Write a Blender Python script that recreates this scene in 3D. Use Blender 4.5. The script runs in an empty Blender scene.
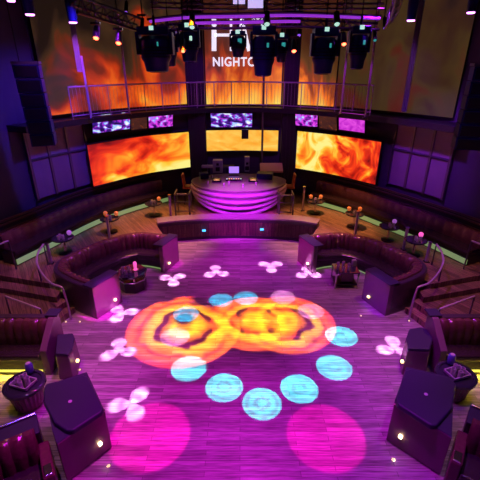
import bpy, bmesh, math, random
from mathutils import Vector, Matrix
random.seed(7)
SC = bpy.context.scene
COL = SC.collection
PI = math.pi

# ------------------------------------------------------------------ camera, world, exposure
F, TH, H = 390.0, math.radians(24.4), 5.8
cam = bpy.data.cameras.new('camera'); camo = bpy.data.objects.new('camera', cam); COL.objects.link(camo)
cam.sensor_width = 36; cam.lens = F / 480 * 36; cam.clip_end = 200
camo.location = (0, 0, H); camo.rotation_euler = (PI / 2 - TH, 0, 0)
SC.camera = camo
SC.view_settings.view_transform = 'Standard'; SC.view_settings.look = 'None'
SC.view_settings.gamma = 1; SC.view_settings.exposure = 0.0; SC.view_settings.use_curve_mapping = False
w = bpy.data.worlds.new('world'); SC.world = w; w.use_nodes = True
w.node_tree.nodes['Background'].inputs[0].default_value = (0.12, 0.04, 0.5, 1)
w.node_tree.nodes['Background'].inputs[1].default_value = 0.05


def at(px, py, z):
    u = (px - 240) / F; v = (py - 240) / F
    dy = math.cos(TH) - v * math.sin(TH); dz = -math.sin(TH) - v * math.cos(TH)
    t = (z - H) / dz
    return Vector((u * t, dy * t, z))


def aty(px, py, Y):
    u = (px - 240) / F; v = (py - 240) / F
    dy = math.cos(TH) - v * math.sin(TH); dz = -math.sin(TH) - v * math.cos(TH)
    return Vector((u * Y / dy, Y, H + dz * Y / dy))


# ------------------------------------------------------------------ light helpers
def lamp(name, kind, loc, energy, color, target=None, angle=60, blend=0.3, radius=0.05, size=None):
    l = bpy.data.lights.new(name, kind); l.energy = energy; l.color = color
    o = bpy.data.objects.new(name, l); COL.objects.link(o); o.location = loc
    if kind == 'SPOT':
        l.spot_size = math.radians(angle); l.spot_blend = blend
    if kind == 'AREA':
        l.shape = 'RECTANGLE'; l.size, l.size_y = size
    else:
        l.shadow_soft_size = radius
    if target is not None:
        o.rotation_euler = (Vector(target) - Vector(loc)).to_track_quat('-Z', 'Y').to_euler()
    return o


def gobo(o, kind, spin=0.0, hole=None):
    """patterned glass inside the moving head: a node pattern on the spot lamp's own emission"""
    l = o.data; l.use_nodes = True; nt = l.node_tree; nt.nodes.clear(); N = nt.nodes.new; L = nt.links.new
    out = N('ShaderNodeOutputLight'); em = N('ShaderNodeEmission'); L(em.outputs[0], out.inputs[0])
    tc = N('ShaderNodeTexCoord'); sp = N('ShaderNodeSeparateXYZ'); L(tc.outputs['Normal'], sp.inputs[0])

    def M(op, a, b=None, c=None, clamp=False):
        m = N('ShaderNodeMath'); m.operation = op; m.use_clamp = clamp
        for i, x in enumerate((a, b, c)):
            if x is None: continue
            if isinstance(x, (int, float)): m.inputs[i].default_value = x
            else: L(x, m.inputs[i])
        return m.outputs[0]
    k = 1 / math.tan(l.spot_size / 2)
    x = M('MULTIPLY', M('DIVIDE', sp.outputs[0], sp.outputs[2]), k)
    y = M('MULTIPLY', M('DIVIDE', sp.outputs[1], sp.outputs[2]), k)
    r = M('SQRT', M('ADD', M('MULTIPLY', x, x), M('MULTIPLY', y, y)))
    th = M('ADD', M('ARCTAN2', y, x), spin)

    def ramp(fac, stops, interp='LINEAR'):
        cr = N('ShaderNodeValToRGB'); cr.color_ramp.interpolation = interp; e = cr.color_ramp.elements
        while len(e) < len(stops): e.new(0.5)
        for el, (p, c) in zip(e, stops): el.position = p; el.color = (*c, 1)
        L(fac, cr.inputs[0]); return cr.outputs[0]
    if kind == 'disc':
        f = M('ADD', 0.75, M('MULTIPLY', 0.25, M('SINE', M('MULTIPLY', r, 14))))
        rays = M('ADD', 0.9, M('MULTIPLY', 0.12, M('SINE', M('MULTIPLY', th, 9))))
        L(M('MULTIPLY', f, rays), em.inputs['Strength'])
    elif kind == 'trefoil':
        c = M('POWER', M('ABSOLUTE', M('COSINE', M('MULTIPLY', th, 1.5))), 0.8)
        p = M('MULTIPLY', M('SUBTRACT', c, r), 5, clamp=True)
        rim = M('ADD', 0.75, M('MULTIPLY', 0.35, M('SINE', M('MULTIPLY', r, 12))))
        L(M('MULTIPLY', p, rim), em.inputs['Strength'])
    elif kind == 'fire':
        cv = N('ShaderNodeCombineXYZ'); L(x, cv.inputs[0]); L(y, cv.inputs[1]); cv.inputs[2].default_value = spin * 3
        no = N('ShaderNodeTexNoise'); no.inputs['Scale'].default_value = 1.7; no.inputs['Detail'].default_value = 4; no.inputs['Distortion'].default_value = .6
        L(cv.outputs[0], no.inputs['Vector'])
        v = M('ADD', r, M('MULTIPLY', M('SUBTRACT', no.outputs[0], 0.5), 0.55))
        hx, hy = hole or (0, 0)
        col = ramp(v, [(0.0, (1, .30, .0)), (0.2, (1, .60, .0)), (0.33, (1, .2, .0)), (0.44, (.05, .003, .0)), (0.50, (.10, .005, .0)),
                       (0.58, (1, .50, .0)), (0.70, (1, .28, .0)), (0.78, (.55, .04, .0)), (0.86, (1, .16, .0)), (1.0, (.9, .05, .01))])
        L(col, em.inputs['Color'])
        if hole:
            d = M('SQRT', M('ADD', M('POWER', M('SUBTRACT', x, hx), 2), M('POWER', M('SUBTRACT', y, hy), 2)))
            L(M('MULTIPLY', M('SUBTRACT', d, 0.13), 7, clamp=True), em.inputs['Strength'])


# ------------------------------------------------------------------ the lights of the room (mostly unseen lamps overhead; only those near view get a body)
PURPLE, MAG, BLUE, VIO = (0.50, 0.03, 1.0), (1.0, 0.01, 0.72), (0.12, 0.04, 1.0), (0.30, 0.04, 1.0)
HEADS = []            # (location, target) of every spot lamp; those above view stay bodiless


def spot(loc, target, energy, color, angle, blend=0.15, radius=0.05, g=None, spin=0, hole=None, head=True):
    o = lamp('spot_lamp', 'SPOT', loc, energy, color, target, angle, blend, radius)
    if g: gobo(o, g, spin, hole)
    if head: HEADS.append((Vector(loc), Vector(target)))
    return o


def fitted(loc, tgt, rad, energy, color, **k):
    d = (Vector(tgt) - Vector(loc)).length
    return spot(loc, tgt, energy * d * d / 40, color, math.degrees(2 * math.atan(rad / d)), **k)


WASH = [
    ((-1.5, 10.6, 7.3), (-1.6, 11.1, 0), 1500, (.85, .02, .9), 46), ((1.5, 10.6, 7.3), (1.6, 11.1, 0), 1500, (.7, .02, 1), 42),
    ((-0.9, 4.6, 7.6), (-1.4, 4.3, 0), 1900, (.9, .015, .85), 48), ((0.9, 4.6, 7.6), (1.4, 4.3, 0), 1700, (.72, .015, 1), 48),
    ((-1.8, 6.6, 7.5), (-3.1, 6.6, 0), 1000, (.9, .02, .95), 34), ((1.8, 6.6, 7.5), (3.1, 6.8, 0), 1200, (.66, .02, 1), 36),
    ((0.0, 8.0, 7.6), (0.0, 8.0, 0), 420, (0.75, 0.02, .8), 80),
    ((-2.8, 9.6, 7.2), (-4.6, 8.2, 0), 900, PURPLE, 60), ((2.8, 9.6, 7.2), (4.6, 8.2, 0), 900, PURPLE, 60),
    ((0.0, 10.3, 7.3), (-0.05, 13.4, 1.0), 3500, (0.68, 0.02, 1.0), 26), ((0.0, 5.5, 7.6), (-0.05, 13.5, 1.05), 9000, (0.72, 0.03, 1.0), 19),
    ((-3.3, 10.5, 7.5), (-6.4, 12.8, 2.8), 1000, BLUE, 70), ((3.3, 10.5, 7.5), (6.2, 12.6, 2.8), 1300, (0.34, 0.03, 1.0), 40),
    ((-3.0, 5.2, 7.4), (-7.4, 8.0, 2.6), 200, BLUE, 80), ((3.0, 5.2, 7.4), (7.4, 8.0, 2.6), 160, VIO, 80),
    ((-1.2, 10.4, 7.3), (-1.8, 17.0, 3.8), 500, (0.35, 0.03, 1.0), 40), ((1.2, 10.4, 7.3), (2.0, 17.0, 3.8), 500, (0.5, 0.03, 1.0), 40),
    ((-3.4, 4.4, 7.2), (-3.0, 4.3, 0.8), 260, BLUE, 40), ((3.4, 4.4, 7.2), (3.2, 4.4, 0.8), 320, BLUE, 40),
]
for lo, ta, en, co, an in WASH:
    spot(lo, ta, en, co, an, 0.9, 0.12)
# warm house downlights over the side terraces and the walkway behind the sofas
for lo, ta, en, an in [((-5.0, 8.6, 8.2), (-5.3, 8.2, 0.3), 560, 60), ((5.0, 8.6, 8.2), (5.3, 8.2, 0.3), 560, 60),
                       ((-2.6, 13.6, 8.0), (-3.0, 12.9, 0.6), 3000, 36), ((2.6, 13.6, 8.0), (3.0, 12.9, 0.6), 3400, 36),
                       ((-4.6, 6.0, 8.0), (-4.3, 5.6, 0.0), 450, 45), ((4.6, 6.0, 8.0), (4.4, 5.6, 0.0), 330, 45)]:
    spot(lo, ta, en, (1.0, 0.36, 0.13), an, 0.8, 0.1)
# cyan discs, pink discs, trefoils, fire patterns, two hot magenta pools
CY = (0.0, 0.85, 1.0)
SRC = [(-2.6, 9.0, 6.3), (-1.2, 9.0, 6.2), (0.5, 9.0, 5.9), (1.6, 9.0, 6.1), (2.3, 9.0, 6.2), (2.9, 9.0, 6.4)]
for i, (x, y) in enumerate([(-1.07, 6.31), (-0.31, 5.79), (0.41, 5.39), (1.16, 5.76), (1.97, 6.34), (2.36, 7.36)]):
    fitted((x * .55, 7.6, 7.7), (x, y, 0), 0.37, 9000, CY, g='disc', blend=.08, radius=.02)
for i, (x, y) in enumerate([(-1.37, 8.24), (-0.51, 8.88), (0.16, 8.98)]):
    fitted((x * .5 - .4, 7.6, 7.7), (x, y, 0), 0.33, 7000, (0.0, 0.6, 1.0), g='disc', blend=.1, radius=.02)
for i, (x, y) in enumerate([(1.17, 9.03), (1.82, 8.37), (-1.51, 7.33)]):
    fitted((x * .5 + .4, 7.6, 7.7), (x, y, 0), 0.34, 5000, (1.0, 0.35, 0.9), g='disc', blend=.1, radius=.02)
for i, (x, y) in enumerate([(-2.04, 5.37), (-2.69, 6.88), (-3.01, 8.28), (-1.98, 10.0), (-0.73, 10.42), (0.97, 10.81), (2.06, 10.36), (3.45, 6.95)]):
    fitted((x * .4, 7.8, 7.6), (x, y, 0), 0.46, 13500, (1.0, 0.36, 1.0), g='trefoil', spin=0.5 + i * .8, blend=.05, radius=.015)
fitted((-1.0, 9.0, 7.4), (-1.34, 7.72, 0), 1.38, 9500, (1, 1, 1), g='fire', spin=.3, hole=(-.1, .22), blend=.05, radius=.02)
fitted((0.2, 9.0, 7.4), (0.35, 7.95, 0), 1.10, 7500, (1, 1, 1), g='fire', spin=1.3, blend=.05, radius=.02)
fitted((1.0, 9.0, 7.4), (1.18, 7.92, 0), 1.16, 7500, (1, 1, 1), g='fire', spin=2.4, blend=.05, radius=.02)
fitted((-1.2, 6.0, 7.4), (-1.54, 4.72, 0), 0.70, 3200, (1, 0.0, 0.45), blend=.12, radius=.03)
fitted((1.2, 6.0, 7.4), (1.46, 4.70, 0), 0.68, 2500, (1, 0.0, 0.45), blend=.12, radius=.03)
# purple light raking the end panels and down the truss legs
fitted((1.6, 6.2, 7.4), (-3.3, 8.3, 0.45), 0.5, 4500, (1, .02, .85), blend=.4)
fitted((1.4, 7.0, 7.4), (-2.1, 10.8, 0.45), 0.5, 2200, (1, .02, .8), blend=.4)
fitted((-1.6, 6.2, 7.4), (3.4, 8.5, 0.45), 0.5, 1500, (.35, .02, 1), blend=.4)
fitted((-0.9, 7.0, 7.4), (2.1, 10.9, 0.45), 0.45, 2200, MAG, blend=.4)


# ------------------------------------------------------------------ materials
def mat(name, color, rough=.5, metal=0.0, spec=.5, emis=None, strength=1.0, bump=0, bscale=40, var=0.0, coat=0):
    m = bpy.data.materials.new(name); m.use_nodes = True; nt = m.node_tree; b = nt.nodes['Principled BSDF']
    b.inputs['Roughness'].default_value = rough; b.inputs['Metallic'].default_value = metal
    b.inputs['Specular IOR Level'].default_value = spec; b.inputs['Coat Weight'].default_value = coat
    N = nt.nodes.new; L = nt.links.new
    tc = N('ShaderNodeTexCoord'); no = N('ShaderNodeTexNoise'); no.inputs['Scale'].default_value = bscale
    no.inputs['Detail'].default_value = 4; L(tc.outputs['Object'], no.inputs['Vector'])
    mx = N('ShaderNodeMix'); mx.data_type = 'RGBA'
    mx.inputs[6].default_value = (*[c * (1 - var) for c in color], 1); mx.inputs[7].default_value = (*[min(1, c * (1 + var)) for c in color], 1)
    L(no.outputs[0], mx.inputs[0]); L(mx.outputs[2], b.inputs['Base Color'])
    if bump:
        bp = N('ShaderNodeBump'); bp.inputs['Strength'].default_value = bump; bp.inputs['Distance'].default_value = .01
        L(no.outputs[0], bp.inputs['Height']); L(bp.outputs[0], b.inputs['Normal'])
    if emis:
        b.inputs['Emission Color'].default_value = (*emis, 1); b.inputs['Emission Strength'].default_value = strength
    return m


def wood(name, c1, c2, rot=0.0, rough=.28, gap=(.02, .012, .01)):
    m = bpy.data.materials.new(name); m.use_nodes = True; nt = m.node_tree; b = nt.nodes['Principled BSDF']
    N = nt.nodes.new; L = nt.links.new
    tc = N('ShaderNodeTexCoord'); mp = N('ShaderNodeMapping'); mp.inputs['Rotation'].default_value = (0, 0, rot)
    L(tc.outputs['Object'], mp.inputs['Vector'])
    br = N('ShaderNodeTexBrick'); br.offset = .37; br.inputs['Scale'].default_value = 1
    br.inputs['Brick Width'].default_value = 1.5; br.inputs['Row Height'].default_value = .09
    br.inputs['Mortar Size'].default_value = .004; br.inputs['Mortar Smooth'].default_value = .3; br.inputs['Bias'].default_value = 0
    br.inputs['Color1'].default_value = (*c1, 1); br.inputs['Color2'].default_value = (*c2, 1); br.inputs['Mortar'].default_value = (*gap, 1)
    L(mp.outputs[0], br.inputs['Vector'])
    m2 = N('ShaderNodeMapping'); m2.inputs['Scale'].default_value = (1.2, 22, 1); L(mp.outputs[0], m2.inputs['Vector'])
    no = N('ShaderNodeTexNoise'); no.inputs['Scale'].default_value = 2.2; no.inputs['Detail'].default_value = 5; L(m2.outputs[0], no.inputs['Vector'])
    cr = N('ShaderNodeValToRGB'); cr.color_ramp.elements[0].position = .32; cr.color_ramp.elements[0].color = (.34, .34, .34, 1)
    cr.color_ramp.elements[1].position = .68; cr.color_ramp.elements[1].color = (1.25, 1.25, 1.25, 1); L(no.outputs[0], cr.inputs[0])
    mx = N('ShaderNodeMix'); mx.data_type = 'RGBA'; mx.blend_type = 'MULTIPLY'; mx.inputs[0].default_value = .85
    L(br.outputs['Color'], mx.inputs[6]); L(cr.outputs[0], mx.inputs[7]); L(mx.outputs[2], b.inputs['Base Color'])
    rr = N('ShaderNodeMapRange'); rr.inputs[3].default_value = rough - .07; rr.inputs[4].default_value = rough + .15
    L(no.outputs[0], rr.inputs[0]); L(rr.outputs[0], b.inputs['Roughness'])
    bp = N('ShaderNodeBump'); bp.inputs['Strength'].default_value = .35; bp.inputs['Distance'].default_value = .006
    L(br.outputs['Fac'], bp.inputs['Height']); bp.invert = True; L(bp.outputs[0], b.inputs['Normal'])
    return m


def screen(name, stops, gx=0.0, gy=0.0, off=0.5, amp=.9, scale=(2, 2), seed=0.0, warp=1.2, strength=1.0, rot=0.0, detail=3):
    """picture shown on a lit screen; UV runs 0-1 over the screen's own face"""
    m = bpy.data.materials.new(name); m.use_nodes = True; nt = m.node_tree; b = nt.nodes['Principled BSDF']
    N = nt.nodes.new; L = nt.links.new
    b.inputs['Base Color'].default_value = (.01, .01, .012, 1); b.inputs['Roughness'].default_value = .5
    tc = N('ShaderNodeTexCoord'); mp = N('ShaderNodeMapping'); mp.inputs['Scale'].default_value = (scale[0], scale[1], 1)
    mp.inputs['Location'].default_value = (seed, seed * .7, 0); mp.inputs['Rotation'].default_value = (0, 0, rot)
    L(tc.outputs['UV'], mp.inputs['Vector'])
    no = N('ShaderNodeTexNoise'); no.inputs['Scale'].default_value = 1.3; no.inputs['Detail'].default_value = detail
    no.inputs['Distortion'].default_value = warp; L(mp.outputs[0], no.inputs['Vector'])
    sp = N('ShaderNodeSeparateXYZ'); L(tc.outputs['UV'], sp.inputs[0])

    def M(op, a, bb):
        q = N('ShaderNodeMath'); q.operation = op
        for i, x in enumerate((a, bb)):
            if isinstance(x, (int, float)): q.inputs[i].default_value = x
            else: L(x, q.inputs[i])
        return q.outputs[0]
    v = M('ADD', M('MULTIPLY', M('SUBTRACT', no.outputs[0], .5), amp * 2), off)
    v = M('ADD', v, M('MULTIPLY', M('SUBTRACT', sp.outputs[0], .5), gx))
    v = M('ADD', v, M('MULTIPLY', M('SUBTRACT', sp.outputs[1], .5), gy))
    cr = N('ShaderNodeValToRGB'); e = cr.color_ramp.elements
    while len(e) < len(stops): e.new(.5)
    for el, (p, c) in zip(e, stops): el.position = p; el.color = (*c, 1)
    L(v, cr.inputs[0]); L(cr.outputs[0], b.inputs['Emission Color']); b.inputs['Emission Strength'].default_value = strength
    return m


M_FLOOR = wood('dance_floor_boards', (.26, .23, .23), (.52, .46, .46), gap=(.12, .10, .10))
M_TERR = wood('terrace_boards', (.20, .12, .08), (.36, .22, .14), rot=1.0, rough=.34)
M_WALL = mat('wall_paint', (.07, .05, .10), .75, var=.15, bscale=2)
M_CEIL = mat('ceiling_paint', (.02, .02, .025), .9)
M_DARK = mat('dark_panel', (.018, .014, .02), .45, var=.2, bscale=6)
M_SLAT = mat('dark_wood_trim', (.07, .035, .03), .35, var=.3, bscale=8)
M_BLK = mat('black_metal', (.012, .012, .02), .4, .3)
M_NAVY = mat('fixture_casing', (.010, .012, .13), .38, .2)
M_TRUSS = mat('truss_metal', (.16, .14, .18), .35, .7)
M_PURP = mat('pale_painted_steel', (.5, .38, .55), .4, .2)
M_CHROME = mat('chrome', (.75, .73, .75), .18, 1.0)
M_VINYL = mat('banquette_vinyl', (.055, .035, .055), .3, bump=.25, bscale=60, var=.2)
M_PANEL = mat('end_panel_laminate', (.17, .09, .14), .27, var=.12, bscale=5)
M_WPAN = mat('wall_panel_laminate', (.26, .17, .28), .45, var=.1, bscale=3)
M_LEATH = mat('tufted_leather', (.12, .045, .05), .22, bump=.6, bscale=18, var=.3, spec=.7)
M_SEATL = mat('seat_leather', (.03, .018, .025), .27, bump=.25, bscale=30, var=.25)
M_VELV = mat('navy_velvet', (.022, .014, .055), .5, bump=.2, bscale=90, var=.15)
M_SATIN = mat('satin_cloth', (.45, .32, .48), .33, var=.1, bscale=3, spec=.6)
M_STONE = mat('bar_counter_top', (.26, .20, .24), .22, var=.3, bscale=20)
M_GLASS = mat('smoked_glass', (.03, .03, .05), .05, spec=.9)
M_TUMB = mat('clear_glassware', (.55, .52, .6), .08, spec=.9)
M_STEPL = mat('step_light_lens', (.9, .8, .5), .3, emis=(1, .75, .25), strength=3)
M_CYL = mat('cyan_light_lens', (.1, .5, .7), .3, emis=(.03, .5, 1), strength=2.2)
M_LEDG = mat('green_led_tape', (.3, .5, .3), .4, emis=(.17, .27, .09), strength=.8)
M_LEDY = mat('yellow_led_tape', (.5, .5, .1), .4, emis=(.75, .62, .08), strength=1.6)
M_AMB = mat('amber_glass', (.8, .3, .1), .3, emis=(1, .22, .05), strength=.35)
M_PINKC = mat('pink_candle_glass', (.8, .2, .6), .3, emis=(1, .12, .55), strength=.9)
M_SCREEN_LIGHT = mat('painted_orange_screen_light', (.62, .16, .05), .5, var=.2, bscale=10)  # orange light of the fire screens painted into the base colour
M_LENSP = mat('purple_lamp_lens', (.6, .3, .9), .2, emis=(.85, .25, 1), strength=6)
M_LENSR = mat('red_lamp_lens', (.9, .2, .1), .2, emis=(1, .10, .04), strength=9)
M_LENSW = mat('pale_green_lamp_lens', (.6, .9, .8), .2, emis=(.42, .75, .62), strength=1.0)
M_LENST = mat('teal_lamp_lens', (.1, .5, .5), .2, emis=(.03, .35, .33), strength=.7)
M_WHITE = mat('lit_white_lettering', (.9, .9, .95), .4, emis=(.88, .82, 1), strength=1.0)
M_BLIND = mat('lit_frosted_panel', (.9, .9, .95), .4, emis=(.62, .52, 1), strength=.9)
M_LAP = mat('laptop_display', (.2, .1, .5), .3, emis=(.4, .2, 1), strength=1.2)
M_BTN = mat('lit_buttons', (.9, .6, .3), .3, emis=(1, .45, .15), strength=1.2)
M_REDL = mat('red_cloth', (.5, .03, .05), .5)

FIRE = [(0.0, (.10, .004, .002)), (.22, (.55, .012, .004)), (.42, (.95, .05, .008)), (.6, (1, .24, .012)), (.8, (1, .62, .05)), (1.0, (1, .88, .25))]
M_SCL = screen('fire_picture_left', FIRE, gx=.5, gy=-.35, off=.58, amp=.8, scale=(2.2, 1.3), seed=3.1, warp=1.0)
M_SCC = screen('fire_picture_centre', [(0, (.8, .18, .01)), (.4, (1, .42, .03)), (.7, (1, .62, .10)), (1, (1, .9, .45))], off=.55, amp=.6, scale=(2.5, 1.4), seed=8)
M_SCR = screen('fire_picture_right', FIRE, gx=-.75, gy=.0, off=.62, amp=1.0, scale=(3.2, 1.2), seed=5.5, warp=1.6, rot=.75)
DIM = [(0.0, (.012, .006, .004)), (.25, (.055, .024, .010)), (.40, (.20, .020, .006)), (.56, (.6, .045, .006)), (.78, (1, .17, .01)), (1.0, (1, .5, .05))]
M_SUL = screen('fire_picture_upper_left', DIM, gx=.45, gy=-.75, off=.29, amp=.75, scale=(2.6, 1.6), seed=1.7, warp=1.1, strength=.9)
M_SUC = screen('fire_picture_upper_centre', [(0, (.05, .012, .006)), (.3, (.13, .02, .01)), (.5, (.5, .05, .01)), (.7, (1, .25, .015)), (1, (1, .75, .12))],
               gy=-1.15, off=.31, amp=.5, scale=(2.5, 1.4), seed=4, strength=1)
M_SUR = screen('fire_picture_upper_right', [(0, (.05, .012, .006)), (.3, (.13, .05, .01)), (.5, (.32, .05, .01)), (.7, (1, .2, .015)), (1, (1, .6, .1))],
               gx=-.2, gy=-1.2, off=.2, amp=.55, scale=(2, 1.4), seed=6, strength=.9)
M_SUO = screen('dim_picture_outer_right', [(0, (.012, .006, .008)), (.35, (.035, .014, .007)), (.55, (.05, .028, .008)), (.75, (.075, .010, .006)), (1, (.10, .04, .02))],
               gx=-.1, gy=-.35, off=.48, amp=.55, scale=(2.2, 1.5), seed=2.4, strength=1)
CROWD = [(0, (.01, .005, .06)), (.35, (.06, .01, .35)), (.48, (.55, .03, .6)), (.58, (.10, .04, .8)), (.72, (.3, .6, 1)), (1, (1, .95, 1))]
M_MON = screen('crowd_picture_violet', CROWD, off=.46, amp=1.3, scale=(5, 3), seed=2, warp=.6, detail=1)
M_MON2 = screen('crowd_picture_pink', [(0, (.02, .0, .1)), (.3, (.3, .02, .5)), (.5, (.9, .05, .85)), (.75, (.3, .2, 1)), (1, (.7, .85, 1))], off=.45, amp=1.3, scale=(4, 3), seed=9, warp=.5, detail=1)
M_MON3 = screen('smoke_picture_pink', [(0, (.1, .01, .2)), (.4, (.55, .02, .6)), (.7, (.9, .1, .85)), (1, (.95, .5, 1))], off=.5, amp=.45, scale=(3, 2), seed=1)
M_MON4 = screen('dim_picture_amber', [(0, (.01, .004, .01)), (.5, (.08, .02, .01)), (1, (.6, .12, .02))], off=.35, amp=.7, scale=(3, 3), seed=7)


# ------------------------------------------------------------------ mesh helpers
class MB:
    def __init__(s): s.bm = bmesh.new(); s.uv = None

    def box(s, c, size, rz=0.0, rx=0.0, ry=0.0, taper=None):
        m = Matrix.Translation(c) @ Matrix.Rotation(rz, 4, 'Z') @ Matrix.Rotation(ry, 4, 'Y') @ Matrix.Rotation(rx, 4, 'X')
        vs = []
        for z in (-.5, .5):
            k = 1 if taper is None or z < 0 else taper
            for x, y in ((-.5, -.5), (.5, -.5), (.5, .5), (-.5, .5)):
                vs.append(s.bm.verts.new(m @ Vector((x * size[0] * k, y * size[1] * k, z * size[2]))))
        for f in ((0, 3, 2, 1), (4, 5, 6, 7), (0, 1, 5, 4), (1, 2, 6, 5), (2, 3, 7, 6), (3, 0, 4, 7)):
            s.bm.faces.new([vs[i] for i in f])
        return s

    def prism(s, poly, z0, z1, shrink=0.0):
        a = sum((p[0] * q[1] - q[0] * p[1]) for p, q in zip(poly, poly[1:] + poly[:1]))
        if a < 0: poly = poly[::-1]
        cx = sum(p[0] for p in poly) / len(poly); cy = sum(p[1] for p in poly) / len(poly)
        lo = [s.bm.verts.new((p[0], p[1], z0)) for p in poly]
        hi = [s.bm.verts.new((cx + (p[0] - cx) * (1 - shrink), cy + (p[1] - cy) * (1 - shrink), z1)) for p in poly]
        n = len(poly)
        s.bm.faces.new(hi); s.bm.faces.new(lo[::-1])
        for i in range(n): s.bm.faces.new((lo[i], lo[(i + 1) % n], hi[(i + 1) % n], hi[i]))
        return s

    def lathe(s, prof, c, n=20, sx=1.0, sy=1.0, rib=0):
        rings = []
        for r, z in prof:
            rings.append([s.bm.verts.new((c[0] + r * sx * math.cos(2 * PI * k / n) * (1 + (rib if k % 2 else 0)),
                                          c[1] + r * sy * math.sin(2 * PI * k / n) * (1 + (rib if k % 2 else 0)), c[2] + z)) for k in range(n)])
        for a, b in zip(rings, rings[1:]):
            for k in range(n): s.bm.faces.new((a[k], a[(k + 1) % n], b[(k + 1) % n], b[k]))
        s.bm.faces.new(rings[-1]); s.bm.faces.new(rings[0][::-1])
        return s

    def tube(s, pts, r, n=8):
        pts = [Vector(p) for p in pts]; rings = []
        for i, p in enumerate(pts):
            t = (pts[min(i + 1, len(pts) - 1)] - pts[max(i - 1, 0)]).normalized()
            up = Vector((0, 0, 1)) if abs(t.z) < .9 else Vector((0, 1, 0))
            a = t.cross(up).normalized(); b = a.cross(t).normalized()
            rr = r[i] if isinstance(r, (list, tuple)) else r
            rings.append([s.bm.verts.new(p + rr * (math.cos(2 * PI * k / n) * a + math.sin(2 * PI * k / n) * b)) for k in range(n)])
        for A, B in zip(rings, rings[1:]):
            for k in range(n): s.bm.faces.new((A[k], A[(k + 1) % n], B[(k + 1) % n], B[k]))
        s.bm.faces.new(rings[0][::-1]); s.bm.faces.new(rings[-1])
        return s

    def sweep(s, path, prof, closed=True, uv=False, warp=None):
        """path: list of XY; prof: list of (offset to the left of travel, z)"""
        n = len(path); rings = []; L = [0]
        for a, b in zip(path, path[1:]): L.append(L[-1] + math.dist(a, b))
        for i, p in enumerate(path):
            a = path[max(i - 1, 0)]; b = path[min(i + 1, n - 1)]
            t = Vector((b[0] - a[0], b[1] - a[1])).normalized(); nr = Vector((-t.y, t.x))
            ring = []
            for j, (o, z) in enumerate(prof):
                if warp: o, z = warp(L[i], j, o, z)
                ring.append(s.bm.verts.new((p[0] + nr.x * o, p[1] + nr.y * o, z)))
            rings.append(ring)
        m = len(prof); lay = s.bm.loops.layers.uv.new('UVMap') if uv else None
        for i in range(n - 1):
            for j in range(m if closed else m - 1):
                q = (rings[i][j], rings[i + 1][j], rings[i + 1][(j + 1) % m], rings[i][(j + 1) % m])
                f = s.bm.faces.new(q)
                if uv:
                    zz = [p[1] for p in prof]; z0, z1 = min(zz), max(zz)
                    for lp, ii in zip(f.loops, (i, i + 1, i + 1, i)):
                        lp[lay].uv = (L[ii] / L[-1], (lp.vert.co.z - z0) / (z1 - z0 + 1e-9))
        if closed:
            s.bm.faces.new(rings[0]); s.bm.faces.new(rings[-1][::-1])
        return s

    def build(s, name, material, parent=None, smooth=False, bevel=0, origin=None):
        bmesh.ops.recalc_face_normals(s.bm, faces=s.bm.faces)
        me = bpy.data.meshes.new(name); 
        o = bpy.data.objects.new(name, me)
        if origin is not None:
            bmesh.ops.translate(s.bm, verts=s.bm.verts, vec=-Vector(origin)); o.location = origin
        s.bm.to_mesh(me); s.bm.free(); COL.objects.link(o)
        me.materials.append(material)
        if smooth:
            for p in me.polygons: p.use_smooth = True
            try: me.set_sharp_from_angle(angle=math.radians(40))
            except Exception: pass
        if bevel:
            b = o.modifiers.new('bevel', 'BEVEL'); b.width = bevel; b.segments = 3; b.limit_method = 'ANGLE'
        if parent is not None:
            o.parent = parent
            pl = Vector((0, 0, 0)); q = parent
            o.matrix_parent_inverse = Matrix.Identity(4)
            while q is not None: pl = pl + q.location if q.parent is None or True else pl; q = q.parent
            o.location = Vector(o.location) - pl if parent.rotation_euler.z == 0 else o.location
        return o


def tag(o, label=None, cat=None, group=None, kind=None):
    if label: o['label'] = label
    if cat: o['category'] = cat
    if group: o['group'] = group
    if kind: o['kind'] = kind
    return o


def empty(name, loc, label, cat, group=None, rz=0.0):
    o = bpy.data.objects.new(name, None); COL.objects.link(o); o.location = loc; o.rotation_euler = (0, 0, rz)
    o.empty_display_size = .2
    return tag(o, label, cat, group)


def struct(o): o['kind'] = 'structure'; return o


def copy_tree(o, parent=None):
    c = o.copy(); COL.objects.link(c)
    if parent is not None: c.parent = parent
    for ch in list(o.children): copy_tree(ch, c)
    return c


def smooth_path(pts, k=8):
    pts = [Vector((*p, 0)) if len(p) == 2 else Vector(p) for p in pts]; out = []
    P = [2 * pts[0] - pts[1]] + pts + [2 * pts[-1] - pts[-2]]
    for i in range(1, len(P) - 2):
        for j in range(k):
            t = j / k; a, b, c, d = P[i - 1], P[i], P[i + 1], P[i + 2]
            out.append(.5 * ((2 * b) + (-a + c) * t + (2 * a - 5 * b + 4 * c - d) * t * t + (-a + 3 * b - 3 * c + d) * t ** 3))
    out.append(pts[-1])
    return out


def sp2(pts, k=8): return [(p.x, p.y) for p in smooth_path(pts, k)]


def mir(pts): return [(-p[0], *p[1:]) for p in pts]


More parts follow.
